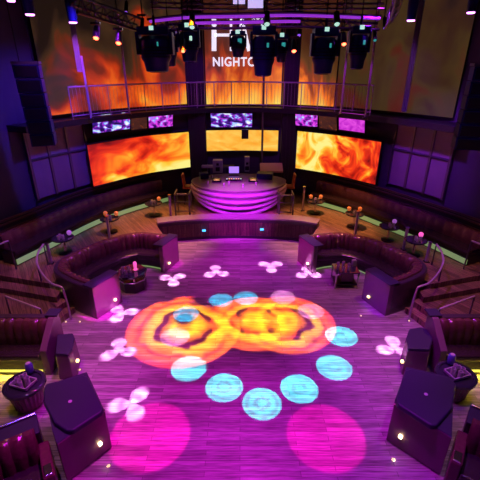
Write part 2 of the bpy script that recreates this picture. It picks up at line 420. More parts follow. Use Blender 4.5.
# ------------------------------------------------------------------ room shell
WL = [(-7.6, -1.8), (-7.6, 6), (-7.35, 9.5), (-6.6, 12), (-5.5, 13.9)]
WF = [(-5.5, 13.9), (-3.9, 15.6), (-2.1, 16.85), (0, 17.45), (2.1, 16.85), (3.9, 15.6), (5.5, 13.9)]
ZC = 9.6
wl = WL[:2] + sp2(WL[1:], 6)[1:]; wf = sp2(WF, 6); wr = [(-x, y) for x, y in wl][::-1]
for nm, p in (('wall_left', wl), ('wall_far', wf), ('wall_right', wr)):
    struct(MB().sweep(p, [(0, 0), (0, ZC), (.25, ZC), (.25, 0)]).build(nm, M_WALL))
struct(MB().box((0, -1.9, ZC / 2), (15.6, .2, ZC)).build('wall_near', M_WALL))
outer = wl + wf[1:] + wr[1:]
struct(MB().prism([(x * 1.02, y) for x, y in outer], ZC, ZC + .2).build('ceiling', M_CEIL))
struct(MB().prism([(x * 1.02, y) for x, y in outer], -.12, 0).build('floor', M_FLOOR))

# sofa outlines are shared by the terrace edge and the banquettes
SL = [(-3.56, 8.03), (-4.22, 8.40), (-4.84, 8.90), (-5.02, 9.45), (-4.85, 10.0), (-4.48, 10.6), (-4.0, 11.15), (-3.3, 11.52), (-2.6, 11.42), (-1.97, 11.18)]
SR = [(3.66, 8.15), (4.26, 8.44), (4.86, 8.92), (5.02, 9.45), (4.82, 10.0), (4.42, 10.65), (3.95, 11.15), (3.25, 11.5), (2.5, 11.4), (1.86, 11.15)]
sl = sp2(SL, 6); sr = sp2(SR, 6)
stagew = sp2([(-2.85, 12.52), (-1.9, 12.80), (-.1, 12.97), (1.8, 12.80), (2.66, 12.45)], 6)
terr = [(-7.5, 9.42)] + [(-6.3, 9.12), (-4.95, 8.74)] + sl[12:-3] + stagew + sr[12:-3][::-1] + [(4.95, 8.72), (6.3, 9.12), (7.5, 9.42)] + \
    [(x * .985, y) for x, y in outer if y > 9.6][::-1]
struct(MB().prism(terr, 0, .6).build('floor_terrace', M_TERR))
for s in (-1, 1):
    P = lambda a: [(s * x, y) for x, y in a]
    struct(MB().prism(P([(-7.5, 9.42), (-4.95, 8.74), (-4.62, 8.62), (-4.6, 8.3), (-7.5, 9.12)]), 0, .45).build('trim_1' if s < 0 else 'trim_2', M_TERR))
    struct(MB().prism(P([(-7.5, 9.3), (-4.62, 8.52), (-4.4, 8.42), (-4.72, 7.55), (-5.2, 7.1), (-7.5, 7.1)]), 0, .3).build('floor_landing', M_TERR))
    struct(MB().prism(P([(-4.8, 8.3), (-4.2, 8.32), (-4.45, 7.6), (-4.95, 7.1), (-5.4, 7.1)]), 0, .15).build('floor_step', M_TERR))

# balcony slab and railing along the far wall
bal = [p for p in (wl + wf[1:] + wr[1:]) if p[1] > 11.4]
bal = bal
struct(MB().sweep(bal, [(0.05, 3.98), (0.05, 4.16), (-.75, 4.16), (-.75, 3.98)]).build('floor_balcony', M_DARK))
# low fascia band behind the small monitors
struct(MB().sweep(wf, [(-.02, 3.35), (-.02, 3.98), (-.14, 3.98), (-.10, 3.35)]).build('trim_3', M_DARK))


def off_path(path, d):
    out = []
    for i, p in enumerate(path):
        a = path[max(i - 1, 0)]; b = path[min(i + 1, len(path) - 1)]
        t = Vector((b[0] - a[0], b[1] - a[1])).normalized(); out.append((p[0] - t.y * d, p[1] + t.x * d))
    return out


def resamp(path, n):
    L = [0]
    for a, b in zip(path, path[1:]): L.append(L[-1] + math.dist(a, b))
    out = []; j = 0
    for k in range(n):
        t = L[-1] * k / (n - 1)
        while j < len(L) - 2 and L[j + 1] < t: j += 1
        u = (t - L[j]) / (L[j + 1] - L[j]); out.append((path[j][0] + (path[j + 1][0] - path[j][0]) * u, path[j][1] + (path[j + 1][1] - path[j][1]) * u))
    return out


rp = off_path([p for p in bal if -5.9 < p[0] < 5.2 and p[1] > 12], -.66)
rail = empty('balcony_railing', (0, 16.7, 4.16), 'thin purple-lit balcony railing running in front of the tall upper fire screens', 'railing')
MB().tube([(x, y, 5.12) for x, y in rp], .028).build('top_rail', M_PURP, rail)
MB().tube([(x, y, 4.26) for x, y in rp], .018).build('bottom_rail', M_PURP, rail)
for x, y in resamp(rp, 18): MB().tube([(x, y, 4.16), (x, y, 5.12)], .016, 6).build('post', M_PURP, rail)
bmb = MB()
for x, y in resamp(rp, 90): bmb.tube([(x, y, 4.26), (x, y, 5.12)], .005, 4)
bmb.build('balusters', M_PURP, rail)['kind'] = 'stuff'

# two wall columns between the upper screens
for x, yy, wd, n in ((-1.78, 16.75, .72, 4), (2.02, 16.72, .60, 5)):
    mb = MB().box((x, yy, 4.8), (wd, .35, 8.4))
    for k in range(4): mb.box((x - wd / 2 + wd * (k + .5) / 4, yy - .19, 4.8), (.03, .04, 8.4))
    struct(mb.build('trim_%d' % n, M_DARK))

# framed wall panels on the right and the left wall
for s, nm in ((1, 'wall_panel'), (-1, 'wall_panel')):
    base = [p for p in (wr if s > 0 else wl[::-1]) if 11.9 < p[1] < 13.95]
    base = base if s > 0 else base
    pth = resamp(base, 7)
    lab = 'pale violet framed panel bay on the right wall beside the right fire screen' if s > 0 else 'dark indigo framed panel bay on the left wall beside the left fire screen'
    e = empty('wall_panelling', (pth[3][0], pth[3][1], 1.8), lab, 'wall panelling')
    for k in range(3):
        seg = pth[k * 2:k * 2 + 3]
        d = -.06 if s > 0 else .06
        for z0, z1 in ((1.8, 3.0), (3.08, 3.95)):
            sg = resamp(seg, 5); sg = [(a[0] * .995, a[1]) for a in sg]
            MB().sweep(sg, [(0, z0), (0, z1), (d, z1), (d, z0)]).build('panel', M_WPAN, e)
    for k in range(4):
        x, y = pth[k * 2]; MB().box((x * .985, y - .02, 2.9), (.08, .08, 2.25), rz=.5 * s).build('upright', M_TRUSS, e)
    q = off_path(pth, (-.1 if s > 0 else .1))
    MB().tube([(x, y, 3.04) for x, y in q], .035, 6).build('cross_rail', M_TRUSS, e)


# ------------------------------------------------------------------ screens
def mk_screen(pts, z0, z1, m, label, thick=.06, tilt=0.0, frame=True, group=None, name='video_screen', n=14):
    path = resamp([tuple(p) for p in sp2(pts, 6)] if len(pts) > 2 else [tuple(p) for p in pts], n if len(pts) > 2 else 4)
    mid = path[len(path) // 2]
    e = empty(name, (mid[0], mid[1], z0), label, 'screen', group)
    MB().sweep(path, [(-.012 - 0.0, z0), (-.012 - tilt, z1)], closed=False, uv=True).build('picture', m, e)
    MB().sweep(path, [(0, z0), (-tilt, z1), (thick - tilt, z1), (thick, z0)]).build('back_casing', M_BLK, e)
    if frame:
        b = .045
        MB().sweep(path, [(-.03, z0 - b), (-.03, z0), (.07, z0), (.07, z0 - b)]).build('frame_rail', M_BLK, e)
        MB().sweep(path, [(-.03 - tilt, z1), (-.03 - tilt, z1 + b), (.07 - tilt, z1 + b), (.07 - tilt, z1)]).build('frame_rail', M_BLK, e)
    return e


mk_screen([(-5.22, 13.45), (-3.75, 15.2), (-2.10, 16.3)], 1.80, 3.25, M_SCL, 'large curved lower screen of red and yellow flames at left')
mk_screen([(-1.42, 16.85), (.1, 16.98), (1.62, 16.85)], 2.36, 3.22, M_SCC, 'low wide screen of golden flames behind the DJ booth')
mk_screen([(2.34, 16.2), (3.7, 15.15), (4.92, 13.75)], 1.78, 3.30, M_SCR, 'large curved lower screen of yellow and red flames at right')
mk_screen([(-5.98, 12.7), (-5.2, 13.95), (-4.1, 15.2), (-2.15, 16.6)], 4.3, 8.6, M_SUL, 'huge upper left projection of dark red fire behind the balcony railing', frame=False, n=24, name='projection_screen')
SUC = mk_screen([(-1.38, 17.0), (.15, 17.12), (1.68, 17.0)], 4.25, 8.2, M_SUC, 'upper centre projection screen with white club lettering above flames', frame=False, name='projection_screen')
mk_screen([(2.32, 16.5), (3.0, 16.15), (3.6, 15.75)], 4.28, 8.2, M_SUR, 'narrow upper projection with orange flames at its foot, right of the right column', frame=False, name='projection_screen')
mk_screen([(3.65, 15.72), (5.2, 13.9), (6.4, 12.2)], 4.3, 8.6, M_SUO, 'huge dim brown upper projection at the far right', frame=False, n=24, name='projection_screen')


def flat_between(a, b, Ya, Yb, y0, y1, m, label):
    A = aty(a, (y0 + y1) / 2, Ya); B = aty(b, (y0 + y1) / 2, Yb)
    zt = (aty(a, y0, Ya).z + aty(b, y0, Yb).z) / 2; zb = (aty(a, y1, Ya).z + aty(b, y1, Yb).z) / 2
    return mk_screen([(A.x, A.y), (B.x, B.y)], zb, zt, m, label, tilt=.12, name='monitor')


flat_between(91, 129, 13.85, 15.0, 113.5, 131, M_MON, 'small violet monitor of a crowd, leftmost under the balcony')
flat_between(148, 172, 15.5, 16.0, 111, 127, M_MON2, 'small pink and violet monitor left of the left column')
flat_between(211, 252, 16.75, 16.75, 113, 127, M_MON, 'wide violet crowd monitor above the golden centre screen')
flat_between(296, 318, 16.2, 15.8, 111, 126, M_MON2, 'small blue and pink monitor right of the right column')
flat_between(340, 366, 15.0, 14.2, 113, 131, M_MON3, 'small smoky pink monitor, rightmost under the balcony')
flat_between(130, 146, 15.0, 15.5, 113, 129, M_MON4, 'dim amber monitor between the two left violet monitors')
flat_between(320, 338, 15.7, 15.05, 112, 129, M_MON4, 'dim amber monitor between the two right pink monitors')

# lettering on the upper centre screen
Yt = 16.9


def bar(mb, x0, y0, x1, y1, wpx, Y=Yt):
    a = aty(x0, y0, Y); b = aty(x1, y1, Y); d = b - a; n = Vector((-d.z, 0, d.x)).normalized() * (wpx * .046 / 2)
    vs = [mb.bm.verts.new(p + Vector((0, o, 0))) for o in (0, .02) for p in (a + n, a - n, b - n, b + n)]
    for f in ((0, 1, 2, 3), (7, 6, 5, 4), (0, 4, 5, 1), (1, 5, 6, 2), (2, 6, 7, 3), (3, 7, 4, 0)): mb.bm.faces.new([vs[i] for i in f])


mb = MB(); bar(mb, 214, 19, 214, 51, 4); bar(mb, 215, 35, 230, 35, 2.2); bar(mb, 231, 19, 231, 51, 2)
mb.build('letter', M_WHITE, SUC)
mb = MB(); bar(mb, 236, 51, 242, 19, 2); bar(mb, 242, 19, 249, 51, 3); mb.build('letter', M_WHITE, SUC)
mb = MB(); bar(mb, 252, 20, 264, 20, 2.2); bar(mb, 264, 20, 252, 50, 2); bar(mb, 252, 50, 264, 50, 2.2); mb.build('letter', M_WHITE, SUC)
cu = bpy.data.curves.new('lettering', 'FONT'); cu.body = 'NIGHTC'; cu.size = .50; cu.extrude = .01; cu.offset = .012; cu.space_character = 1.12
tmp = bpy.data.objects.new('lettering', cu); COL.objects.link(tmp); bpy.context.view_layer.update()
me = bpy.data.meshes.new_from_object(tmp.evaluated_get(bpy.context.evaluated_depsgraph_get())); bpy.data.objects.remove(tmp)
lt = bpy.data.objects.new('lettering', me); COL.objects.link(lt); me.materials.clear(); me.materials.append(M_WHITE)
xs = [v.co.x for v in me.vertices]; a = aty(212.5, 66, Yt); b = aty(254, 66, Yt); k = (b.x - a.x) / (max(xs) - min(xs))
for v in me.vertices: v.co.x *= k; v.co.y *= .9
lt.rotation_euler = (PI / 2, 0, 0); lt.parent = SUC; lt.location = a - SUC.location

# ------------------------------------------------------------------ stage wall with counter
sw = empty('stage_wall', (0, 12.8, 0), 'low curved purple wall with a ledge between the two sofas, facing the dance floor', 'low wall')
MB().sweep(stagew, [(0, 0), (0, .74), (.3, .74), (.3, 0)]).build('wall_body', M_VINYL, sw)
MB().sweep(stagew, [(-.07, .74), (-.07, .80), (.42, .80), (.42, .74)]).build('ledge', M_STONE, sw)
MB().sweep(stagew, [(-.03, 0), (-.03, .09), (0, .09), (0, 0)]).build('kick_plate', M_DARK, sw)
for px in (204, 262):
    p = aty(px, 232.5, 12.74); MB().lathe([(.035, 0), (.035, .02)], (0, 0, 0), 12)
    MB().box((p.x, 12.76 if abs(p.x) > .8 else 12.86, .38), (.12, .05, .055)).build('cyan_wall_light', M_CYL, sw)

# ------------------------------------------------------------------ DJ booth
BX, BY = -.05, 14.95
dj = empty('dj_booth', (BX, BY, .6), 'round DJ booth draped in glossy purple satin, behind the low curved wall', 'DJ booth')
n = 72
mb = MB(); rings = []
for (r, z) in [(1.35, .60), (1.45, .72), (1.60, .90), (1.70, 1.10), (1.76, 1.30), (1.80, 1.52), (1.72, 1.56), (1.2, 1.56)]:
    ring = []
    for k in range(n):
        a = 2 * PI * k / n; front = max(0, -math.sin(a))
        zz = z - (.0 if z > 1.45 else .0); fold = 1 + .012 * math.sin((z * 26) + 2.5 * math.cos(a)) * (1 if .65 < z < 1.5 else 0)
        ring.append(mb.bm.verts.new((BX + r * fold * math.cos(a), BY + r * (.80 if math.sin(a) < 0 else .55) * fold * math.sin(a), zz)))
    rings.append(ring)
for A, B in zip(rings, rings[1:]):
    for k in range(n): mb.bm.faces.new((A[k], A[(k + 1) % n], B[(k + 1) % n], B[k]))
mb.bm.faces.new(rings[-1]); mb.bm.faces.new(rings[0][::-1])
mb.build('satin_drum', M_SATIN, dj, smooth=True)
mb = MB()
for k in range(4):
    pts = []
    for i in range(25):
        a = PI * (1.04 + .92 * i / 24); sag = math.sin(PI * i / 24); z = 1.48 - k * .08 - sag * (.08 + .17 * k)
        r = 1.83 - .0 * k - max(0, (1.3 - z)) * .35
        pts.append((BX + r * math.cos(a), BY + r * .80 * math.sin(a), z))
    mb.tube(pts, .07, 8)
mb.build('swag_fold', M_SATIN, dj, smooth=True)
rim = [(BX + 1.86 * math.cos(2 * PI * k / 64), BY + 1.86 * (.80 if k > 32 else .55) * math.sin(2 * PI * k / 64)) for k in range(64)]
MB().prism(rim, 1.55, 1.61).build('counter_rim', M_STONE, dj, bevel=.01)
ZT = 1.61


def onb(px, py, z=ZT): return at(px, py, z)


def gear(name, px, py, size, m, label, cat, rz=0, z=ZT, extra=None, group=None):
    p = onb(px, py, z); e = empty(name, p, label, cat, group)
    MB().box((p.x, p.y, z + size[2] / 2), size, rz).build('casing', m, e, bevel=.01)
    if extra: extra(e, p)
    return e


def ext_mixer(e, p):
    for i in range(7):
        MB().box((p.x - .27 + i * .09, p.y - .13, ZT + .085), (.05, .05, .02)).build('lit_button', M_BTN if i % 3 else M_LENSW, e)
    MB().box((p.x, p.y + .05, ZT + .085), (.5, .12, .01)).build('fader_panel', M_TRUSS, e)


def ext_deck(e, p):
    MB().lathe([(.13, 0), (.13, .02)], (p.x, p.y, ZT + .08), 20).build('platter', M_CHROME, e)
    MB().box((p.x, p.y - .17, ZT + .085), (.22, .03, .012)).build('lit_button', M_BTN, e)


def ext_laptop(e, p):
    MB().box((p.x, p.y - .02, ZT + .22), (.40, .02, .28), rx=.2).build('display', M_LAP, e)


def ext_spk(e, p):
    MB().lathe([(.10, 0), (.08, .02)], (0, 0, 0), 16)
    for dz in (.16, .36):
        mb = MB().box((p.x, p.y - .165, ZT + dz), (.17 if dz < .3 else .1, .02, .17 if dz < .3 else .1)); mb.build('speaker_cone', M_BLK, e, bevel=.02)


M_GREY = mat('grey_speaker_casing', (.35, .32, .40), .4)
gear('dj_mixer', 234, 180, (.66, .34, .08), M_BLK, 'black DJ mixer with a row of lit orange buttons at the middle of the booth', 'mixer', extra=ext_mixer)
gear('media_player', 217, 181, (.36, .38, .08), M_BLK, 'black disc player left of the mixer', 'disc player', extra=ext_deck)
gear('media_player', 253, 181, (.36, .38, .08), M_BLK, 'black disc player right of the mixer', 'disc player', extra=ext_deck)
gear('laptop', 234, 175, (.40, .26, .03), M_BLK, 'open laptop glowing violet behind the mixer', 'laptop', extra=ext_laptop)
gear('monitor_speaker', 218, 172, (.40, .30, .52), M_GREY, 'grey boxy speaker on the left of the booth', 'speaker', extra=ext_spk)
gear('monitor_speaker', 247, 171, (.20, .24, .62), M_GREY, 'slim pale speaker on the right of the booth', 'speaker', extra=ext_spk)
gear('amplifier_box', 204, 178, (.34, .30, .22), M_NAVY, 'dark blue box at the left rim of the booth', 'equipment box', rz=.3)
gear('amplifier_box', 265, 178, (.62, .42, .22), M_NAVY, 'dark bulky box at the right rim of the booth', 'equipment box', rz=-.2)
for i, (px, py) in enumerate([(208, 184), (224, 186), (243, 187), (256, 185), (212, 178), (229, 184)]):
    p = onb(px, py); tag(MB().lathe([(.028, 0), (.034, .12)], p, 10).build('drinking_glass', M_TUMB, smooth=True, origin=p), 'small clear glass standing among the equipment on the DJ booth', 'glass', 'glasses on the DJ booth')
# equipment stands behind the booth
for px, lab, m in ((212, 'pale flat case on a stand at the back left of the DJ booth', M_GREY), (230, 'dark flat case on a stand at the back middle of the DJ booth', M_TRUSS)):
    p = aty(px - 3, 166, 16.4); p.z = .6; e = empty('equipment_stand', p, lab, 'stand')
    MB().tube([p, p + Vector((0, 0, 1.15))], .03).build('pole', M_BLK, e)
    MB().box(p + Vector((0, 0, .03)), (.4, .3, .06)).build('base', M_BLK, e)
    MB().box(p + Vector((0, 0, 1.2)), (.62, .3, .09)).build('case', m, e, bevel=.015)
# chair shapes and sloping lid added to stand in for orange screen light
for px, py, lab in ((194, 190, 'added chair shape painted with orange screen light at the left end of the DJ booth'), (279, 190, 'added chair shape painted with orange screen light at the right end of the DJ booth')):
    p = at(px, py + 18, .6); p.y += .7; s = 1 if px > 240 else -1
    p.x = BX + s * 2.02; p.y = 15.1
    e = empty('screen_light_stand_in', p, lab, 'light stand-in')
    MB().box((p.x, p.y, 1.30), (.40, .40, .09)).build('seat', M_SCREEN_LIGHT, e, bevel=.03)
    MB().box((p.x + s * .17, p.y, 1.58), (.07, .38, .50), ry=s * .12).build('backrest', M_SCREEN_LIGHT, e, bevel=.03)
    for dx in (-.16, .16):
        for dy in (-.16, .16): MB().tube([(p.x + dx * 1.1, p.y + dy * 1.1, .6), (p.x + dx, p.y + dy, 1.27)], .015, 6).build('leg', M_BLK, e)
p = Vector((1.25, 16.35, .6)); p.x = 1.32; p.y = 16.28; e = empty('screen_light_desk', p, 'added desk with orange-pink screen light painted on its sloping lid behind the right of the DJ booth', 'desk')
MB().box((p.x, p.y, 1.15), (.8, .45, 1.1)).build('body', M_BLK, e)
MB().box((p.x, p.y - .05, 1.78), (.95, .55, .08), rx=.45).build('lid', mat('painted_screen_light_lid', (.7, .35, .33), .5), e)  # orange-pink screen light put into the lid colour
p = Vector((.94, 16.72, .6)); e = empty('steel_pole', p, 'tall thin purple-lit steel pole behind the DJ booth, crossing the golden screen', 'pole')
MB().tube([p, (p.x, p.y, 9.6)], .045, 10).build('tube', M_TRUSS, e)
MB().lathe([(.14, 0), (.14, .03), (.06, .05)], p, 16).build('base_plate', M_BLK, e)
p = aty(245, 134, 16.2); e = empty('hanging_speaker', p, 'small black box speaker hanging in front of the golden centre screen', 'speaker')
MB().box(p, (.28, .22, .36)).build('casing', M_BLK, e, bevel=.015)
MB().tube([(p.x, p.y, p.z + .18), (p.x, p.y + .02, 4.0)], .012, 6).build('hanger', M_BLK, e)
MB().box(p + Vector((0, -.115, 0)), (.2, .01, .28)).build('grille', M_DARK, e)
# U shaped step railings on both sides of the booth
for x0, x1, y0, lab in ((-2.36, -1.84, 13.45, 'purple-lit tubular step railing left of the DJ booth'), (1.42, 1.92, 13.35, 'purple-lit tubular step railing right of the DJ booth')):
    e = empty('step_railing', ((x0 + x1) / 2, y0, .6), lab, 'railing')
    MB().tube([(x0, y0, .6), (x0, y0, 1.46), (x0 + .06, y0, 1.5), (x1 - .06, y0, 1.5), (x1, y0, 1.46), (x1, y0, .6)], .03, 8).build('hoop', M_TRUSS, e, smooth=True)
    for z in (1.22, .86): MB().tube([(x0, y0, z), (x1, y0, z)], .022, 6).build('crossbar', M_TRUSS, e)
    MB().tube([(x0, y0, 1.5), (x0, y0 + .6, 1.5), (x0, y0 + .6, .6)], .022, 6).build('return_rail', M_TRUSS, e)
    MB().tube([(x1, y0, 1.5), (x1, y0 + .6, 1.5), (x1, y0 + .6, .6)], .022, 6).build('return_rail', M_TRUSS, e)


# ------------------------------------------------------------------ curved banquettes
def tuft(per, amp):
    def f(L, j, o, z):
        k = abs(math.sin(PI * L / per)) ** .45
        return o + amp * (k - .6), z
    return f


def banquette(path, s, label, side):
    path = resamp(path, 110)
    mid = path[len(path) // 2]; e = empty('curved_banquette', (mid[0], mid[1], 0), label, 'sofa')
    d = -1 if s < 0 else 1            # inner side
    # left path runs near -> far with the inside on its right (negative offset)
    q = lambda pr: [(d * o, z) for o, z in pr]
    W = lambda per, am: (lambda L, j, o, z: ((o + d * (am * (abs(math.sin(PI * L / per)) ** .45 - .6) + (.012 * math.sin(7 * L + j))) if abs(o) > .2 else o), z + (.045 * (abs(math.sin(PI * L / per)) ** .45 - 1) if z > .8 and abs(o) > .15 else 0)))
    MB().sweep(path, q([(0, 0), (0, .84), (.02, .86), (.12, .86), (.12, 0)])).build('shell', M_VINYL, e)
    cor = path[2:-2]
    MB().sweep(cor, q([(.10, .42), (.10, .84), (.13, .90), (.19, .915), (.25, .90), (.31, .84), (.34, .72), (.35, .58), (.33, .42)]), warp=W(.19, .075)).build('backrest', M_LEATH, e, smooth=True)
    MB().sweep(cor, q([(.28, .30), (.28, .42), (.33, .455), (.55, .465), (.74, .455), (.79, .42), (.80, .34), (.79, .30)])).build('seat', M_SEATL, e, smooth=True)
    MB().sweep(cor, q([(.12, .0), (.12, .30), (.74, .30), (.74, 0)])).build('plinth', M_DARK, e)
    inn = off_path(path, d * .735)
    MB().sweep(resamp(inn, 60), q([(0, .02), (0, .06), (.02, .06), (.02, .02)])).build('light_strip', M_LEDG, e)
    for i0, i1 in ((0, 3), (-1, -4)):
        a = Vector(path[i0]); b = Vector(path[i1]); t = (b - a).normalized(); nn = Vector((-t.y, t.x)) * d * (1 if i0 == 0 else -1)
        c = [a - t * .02, a - t * .02 + nn * .88, a + t * .12 + nn * .88, a + t * .12]
        pn = MB().prism([(v.x, v.y) for v in c], 0, .88).build('end_panel', M_PANEL, e, bevel=.015)
        g = a - t * .035 + nn * .62
        MB().box((g.x, g.y, .22), (.06, .06, .05), rz=math.atan2(t.y, t.x)).build('step_light_or_glint', M_STEPL, pn)
        MB().prism([(v.x, v.y) for v in [a - t * .03 - nn * .01, a - t * .03 + nn * .89, a + t * .3 + nn * .89, a + t * .3 - nn * .01]], .88, .91).build('cap', M_VELV, pn, bevel=.01)
    return e


BL = banquette(sl, -1, 'curved tufted leather banquette on the left side of the dance floor', -1)
BR = banquette(sr, 1, 'curved tufted leather banquette on the right side of the dance floor', 1)


# ------------------------------------------------------------------ coffee tables inside the banquettes
def octa(cx, cy, r, rz=.39, sy=1.0): return [(cx + r * math.cos(rz + k * PI / 4), cy + sy * r * math.sin(rz + k * PI / 4)) for k in range(8)]


c = Vector((-3.02, 9.55, 0))
e = empty('coffee_table', c, 'dark octagonal coffee table with a pink candle in the left curved banquette', 'table')
MB().prism(octa(c.x, c.y, .42), .46, .52).build('table_top', M_GLASS, e, bevel=.008)
MB().prism(octa(c.x, c.y, .37), .0, .30).build('body', M_VINYL, e, bevel=.01)
MB().prism(octa(c.x, c.y, .385), .30, .34).build('rim', M_CHROME, e)
for k in (0, 2, 4, 6):
    a = .39 + k * PI / 4; MB().box((c.x + .34 * math.cos(a), c.y + .34 * math.sin(a), .40), (.04, .04, .12), rz=a).build('leg', M_CHROME, e)
p = Vector((-2.93, 9.62, .52)); e = empty('candle_holder', p, 'tall pink glass candle holder on the left coffee table', 'candle')
MB().lathe([(.05, 0), (.055, .02), (.035, .05), (.045, .10), (.05, .22), (.03, .25)], p, 14).build('glass_body', M_PINKC, e, smooth=True)
MB().lathe([(.09, 0), (.09, .012)], p + Vector((0, 0, 0)), 16).build('saucer', M_CHROME, e)


def glasses(cx, cy, z, n, rad, label, group, rot=0):
    pr = None
    for k in range(n):
        a = rot + 2 * PI * k / n; p = Vector((cx + rad * math.cos(a), cy + rad * math.sin(a), z))
        if pr is None: pr = MB().lathe([(.03, 0), (.038, .005), (.042, .13), (.036, .13), (.032, .02)], p, 12).build('drinking_glass', M_TUMB, smooth=True, origin=p); o = pr
        else: o = pr.copy(); COL.objects.link(o); o.location = p
        tag(o, label, 'glass', group)


glasses(-3.16, 9.47, .52, 5, .12, 'small clear glass beside the pink candle on the left coffee table', 'glasses on the left coffee table')
c = Vector((2.99, 9.72, 0))
e = empty('coffee_table', c, 'open metal-framed coffee table with glassware in the right curved banquette', 'table')
MB().box((c.x, c.y, .50), (.68, .56, .035)).build('table_top', M_GLASS, e, bevel=.006)
MB().box((c.x, c.y, .12), (.60, .48, .03)).build('shelf', M_DARK, e)
for dx in (-.31, .31):
    for dy in (-.25, .25): MB().box((c.x + dx, c.y + dy, .245), (.035, .035, .49)).build('leg', M_CHROME, e)
MB().box((c.x + .04, c.y, .28), (.34, .30, .28)).build('ice_bucket_drawer', M_PANEL, e, bevel=.01)
glasses(2.92, 9.70, .52, 6, .17, 'small clear glass on the right coffee table', 'glasses on the right coffee table', .3)
p = Vector((3.25, 9.86, .52)); e = empty('napkin_box', p, 'pale upright napkin box on the right coffee table', 'napkin box')
MB().box(p + Vector((0, 0, .09)), (.12, .1, .18), rz=.2).build('casing', M_GREY, e, bevel=.01)
MB().box(p + Vector((0, 0, .185)), (.08, .03, .03), rz=.2).build('napkin', M_TUMB, e)


# ------------------------------------------------------------------ long terrace benches
def rpath(pts, n=60): return resamp(sp2(pts, 8), n)


for s, pts, sd in ((-1, [(-6.25, 9.7), (-5.75, 10.9), (-5.12, 12.5), (-4.45, 13.6), (-3.7, 14.5), (-2.95, 15.25)], 'left'),
                   (1, [(6.35, 9.7), (5.85, 10.8), (4.9, 12.45), (4.1, 13.7), (3.5, 14.4), (2.85, 15.05)], 'right')):
    pth = rpath(pts); d = 1 if s < 0 else -1
    q = lambda pr: [(d * o, z) for o, z in pr]
    e = empty('wall_bench', (pts[2][0], pts[2][1], .6), 'long dark tufted bench on the %s terrace under the %s fire screen' % (sd, sd), 'bench')
    MB().sweep(pth, q([(.02, .6), (.02, .92), (.55, .92), (.55, .6)])).build('plinth', M_DARK, e)
    MB().sweep(pth, q([(-.03, .92), (-.05, 1.0), (-.02, 1.05), (.4, 1.06), (.45, .92)])).build('seat', M_SEATL, e, smooth=True)
    MB().sweep(resamp(pth, 130), q([(.38, 1.05), (.36, 1.2), (.38, 1.4), (.43, 1.47), (.52, 1.47), (.55, 1.05)]),
               warp=lambda L, j, o, z: (o - d * (.03 * abs(math.sin(PI * L / .3)) ** .4 if abs(o) < .45 else 0), z)).build('backrest', M_LEATH, e, smooth=True)
    MB().sweep(pth, q([(-.012, .64), (-.012, .79), (.02, .79), (.02, .64)])).build('light_strip', M_LEDG, e)
    # slatted dado behind the bench
    back = off_path(pth, d * .75)
    w2 = empty('slatted_dado', (back[30][0], back[30][1], .6), 'dark slatted wooden dado behind the %s terrace bench' % sd, 'wall panelling')
    MB().sweep(back, q([(0, .6), (0, 1.66), (.08, 1.66), (.08, .6)])).build('backing', M_DARK, w2)
    for z in (1.2, 1.38, 1.56, 1.68):
        MB().sweep(back, q([(-.03, z), (-.03, z + .05), (0, z + .05), (0, z)])).build('slat', M_SLAT, w2)


# ------------------------------------------------------------------ small terrace tables with amber lamps
def lamp_obj(p, label, m=M_AMB, nm='candle_lamp'):
    e = empty(nm, p, label, 'candle lamp')
    MB().lathe([(.06, 0), (.06, .03), (.02, .05)], p, 12).build('base', M_BLK, e)
    MB().lathe([(.04, .04), (.065, .08), (.07, .14), (.05, .17), (.03, .18)], p, 14).build('shade', m, e, smooth=True)


TT = [((-5.25, 10.55), 'leftmost small round table on the left terrace', 0), ((-4.35, 12.15), 'middle small round table on the left terrace', 2),
      ((-3.2, 13.7), 'farthest small round table on the left terrace', 1), ((2.85, 13.95), 'farthest small round table on the right terrace', 2),
      ((3.95, 12.6), 'second farthest small round table on the right terrace', 2), ((4.75, 11.45), 'third small round table on the right terrace', 0),
      ((5.15, 10.4), 'nearest small round table on the right terrace', 3)]
for (x, y), lab, nl in TT:
    e = empty('cocktail_table', (x, y, .6), lab + ', in front of the bench', 'table')
    MB().lathe([(.30, 0), (.32, .02), (.32, .04), (.30, .05)], (x, y, 1.05), 24).build('table_top', M_GLASS, e)
    MB().lathe([(.05, 0), (.04, .2), (.04, .45)], (x, y, .6), 12).build('stem', M_CHROME, e)
    MB().lathe([(.2, 0), (.2, .03), (.06, .05)], (x, y, .6), 20).build('foot', M_BLK, e)
    t = lab.replace('small round ', '').replace('table', 'cocktail table')
    glasses(x, y - .12, 1.10, 3, .07, 'clear glass on the ' + t, 'glasses on the ' + t)
    if nl in (1, 2):
        a = Vector((x - .17 if nl == 2 else x + .18, y + .14, 1.10)); lamp_obj(a, 'round amber candle lamp, %s on the %s' % ('left one' if nl == 2 else 'alone', t))
        if nl == 2: lamp_obj(Vector((x + .2, y + .12, 1.10)), 'round amber candle lamp, right one on the ' + t)
    if nl == 3: lamp_obj(Vector((x + .17, y + .1, 1.10)), 'pink glowing candle lamp on the ' + t, M_PINKC)
    if nl == 0: lamp_obj(Vector((x + .17, y + .1, 1.10)), 'faint violet candle lamp on the ' + t, mat('violet_glass', (.4, .2, .6), .3, emis=(.5, .15, .7), strength=.5))


# ------------------------------------------------------------------ posts and handrails
def guard_post(x, y, z0, h, label, m=M_TRUSS):
    e = empty('guard_post', (x, y, z0), label, 'post', None)
    MB().box((x, y, z0 + h / 2), (.07, .07, h)).build('shaft', m, e, bevel=.008)
    MB().box((x, y, z0 + .01), (.14, .14, .02)).build('base_plate', M_BLK, e)
    MB().box((x, y, z0 + h + .01), (.09, .09, .02)).build('cap', M_CHROME, e)


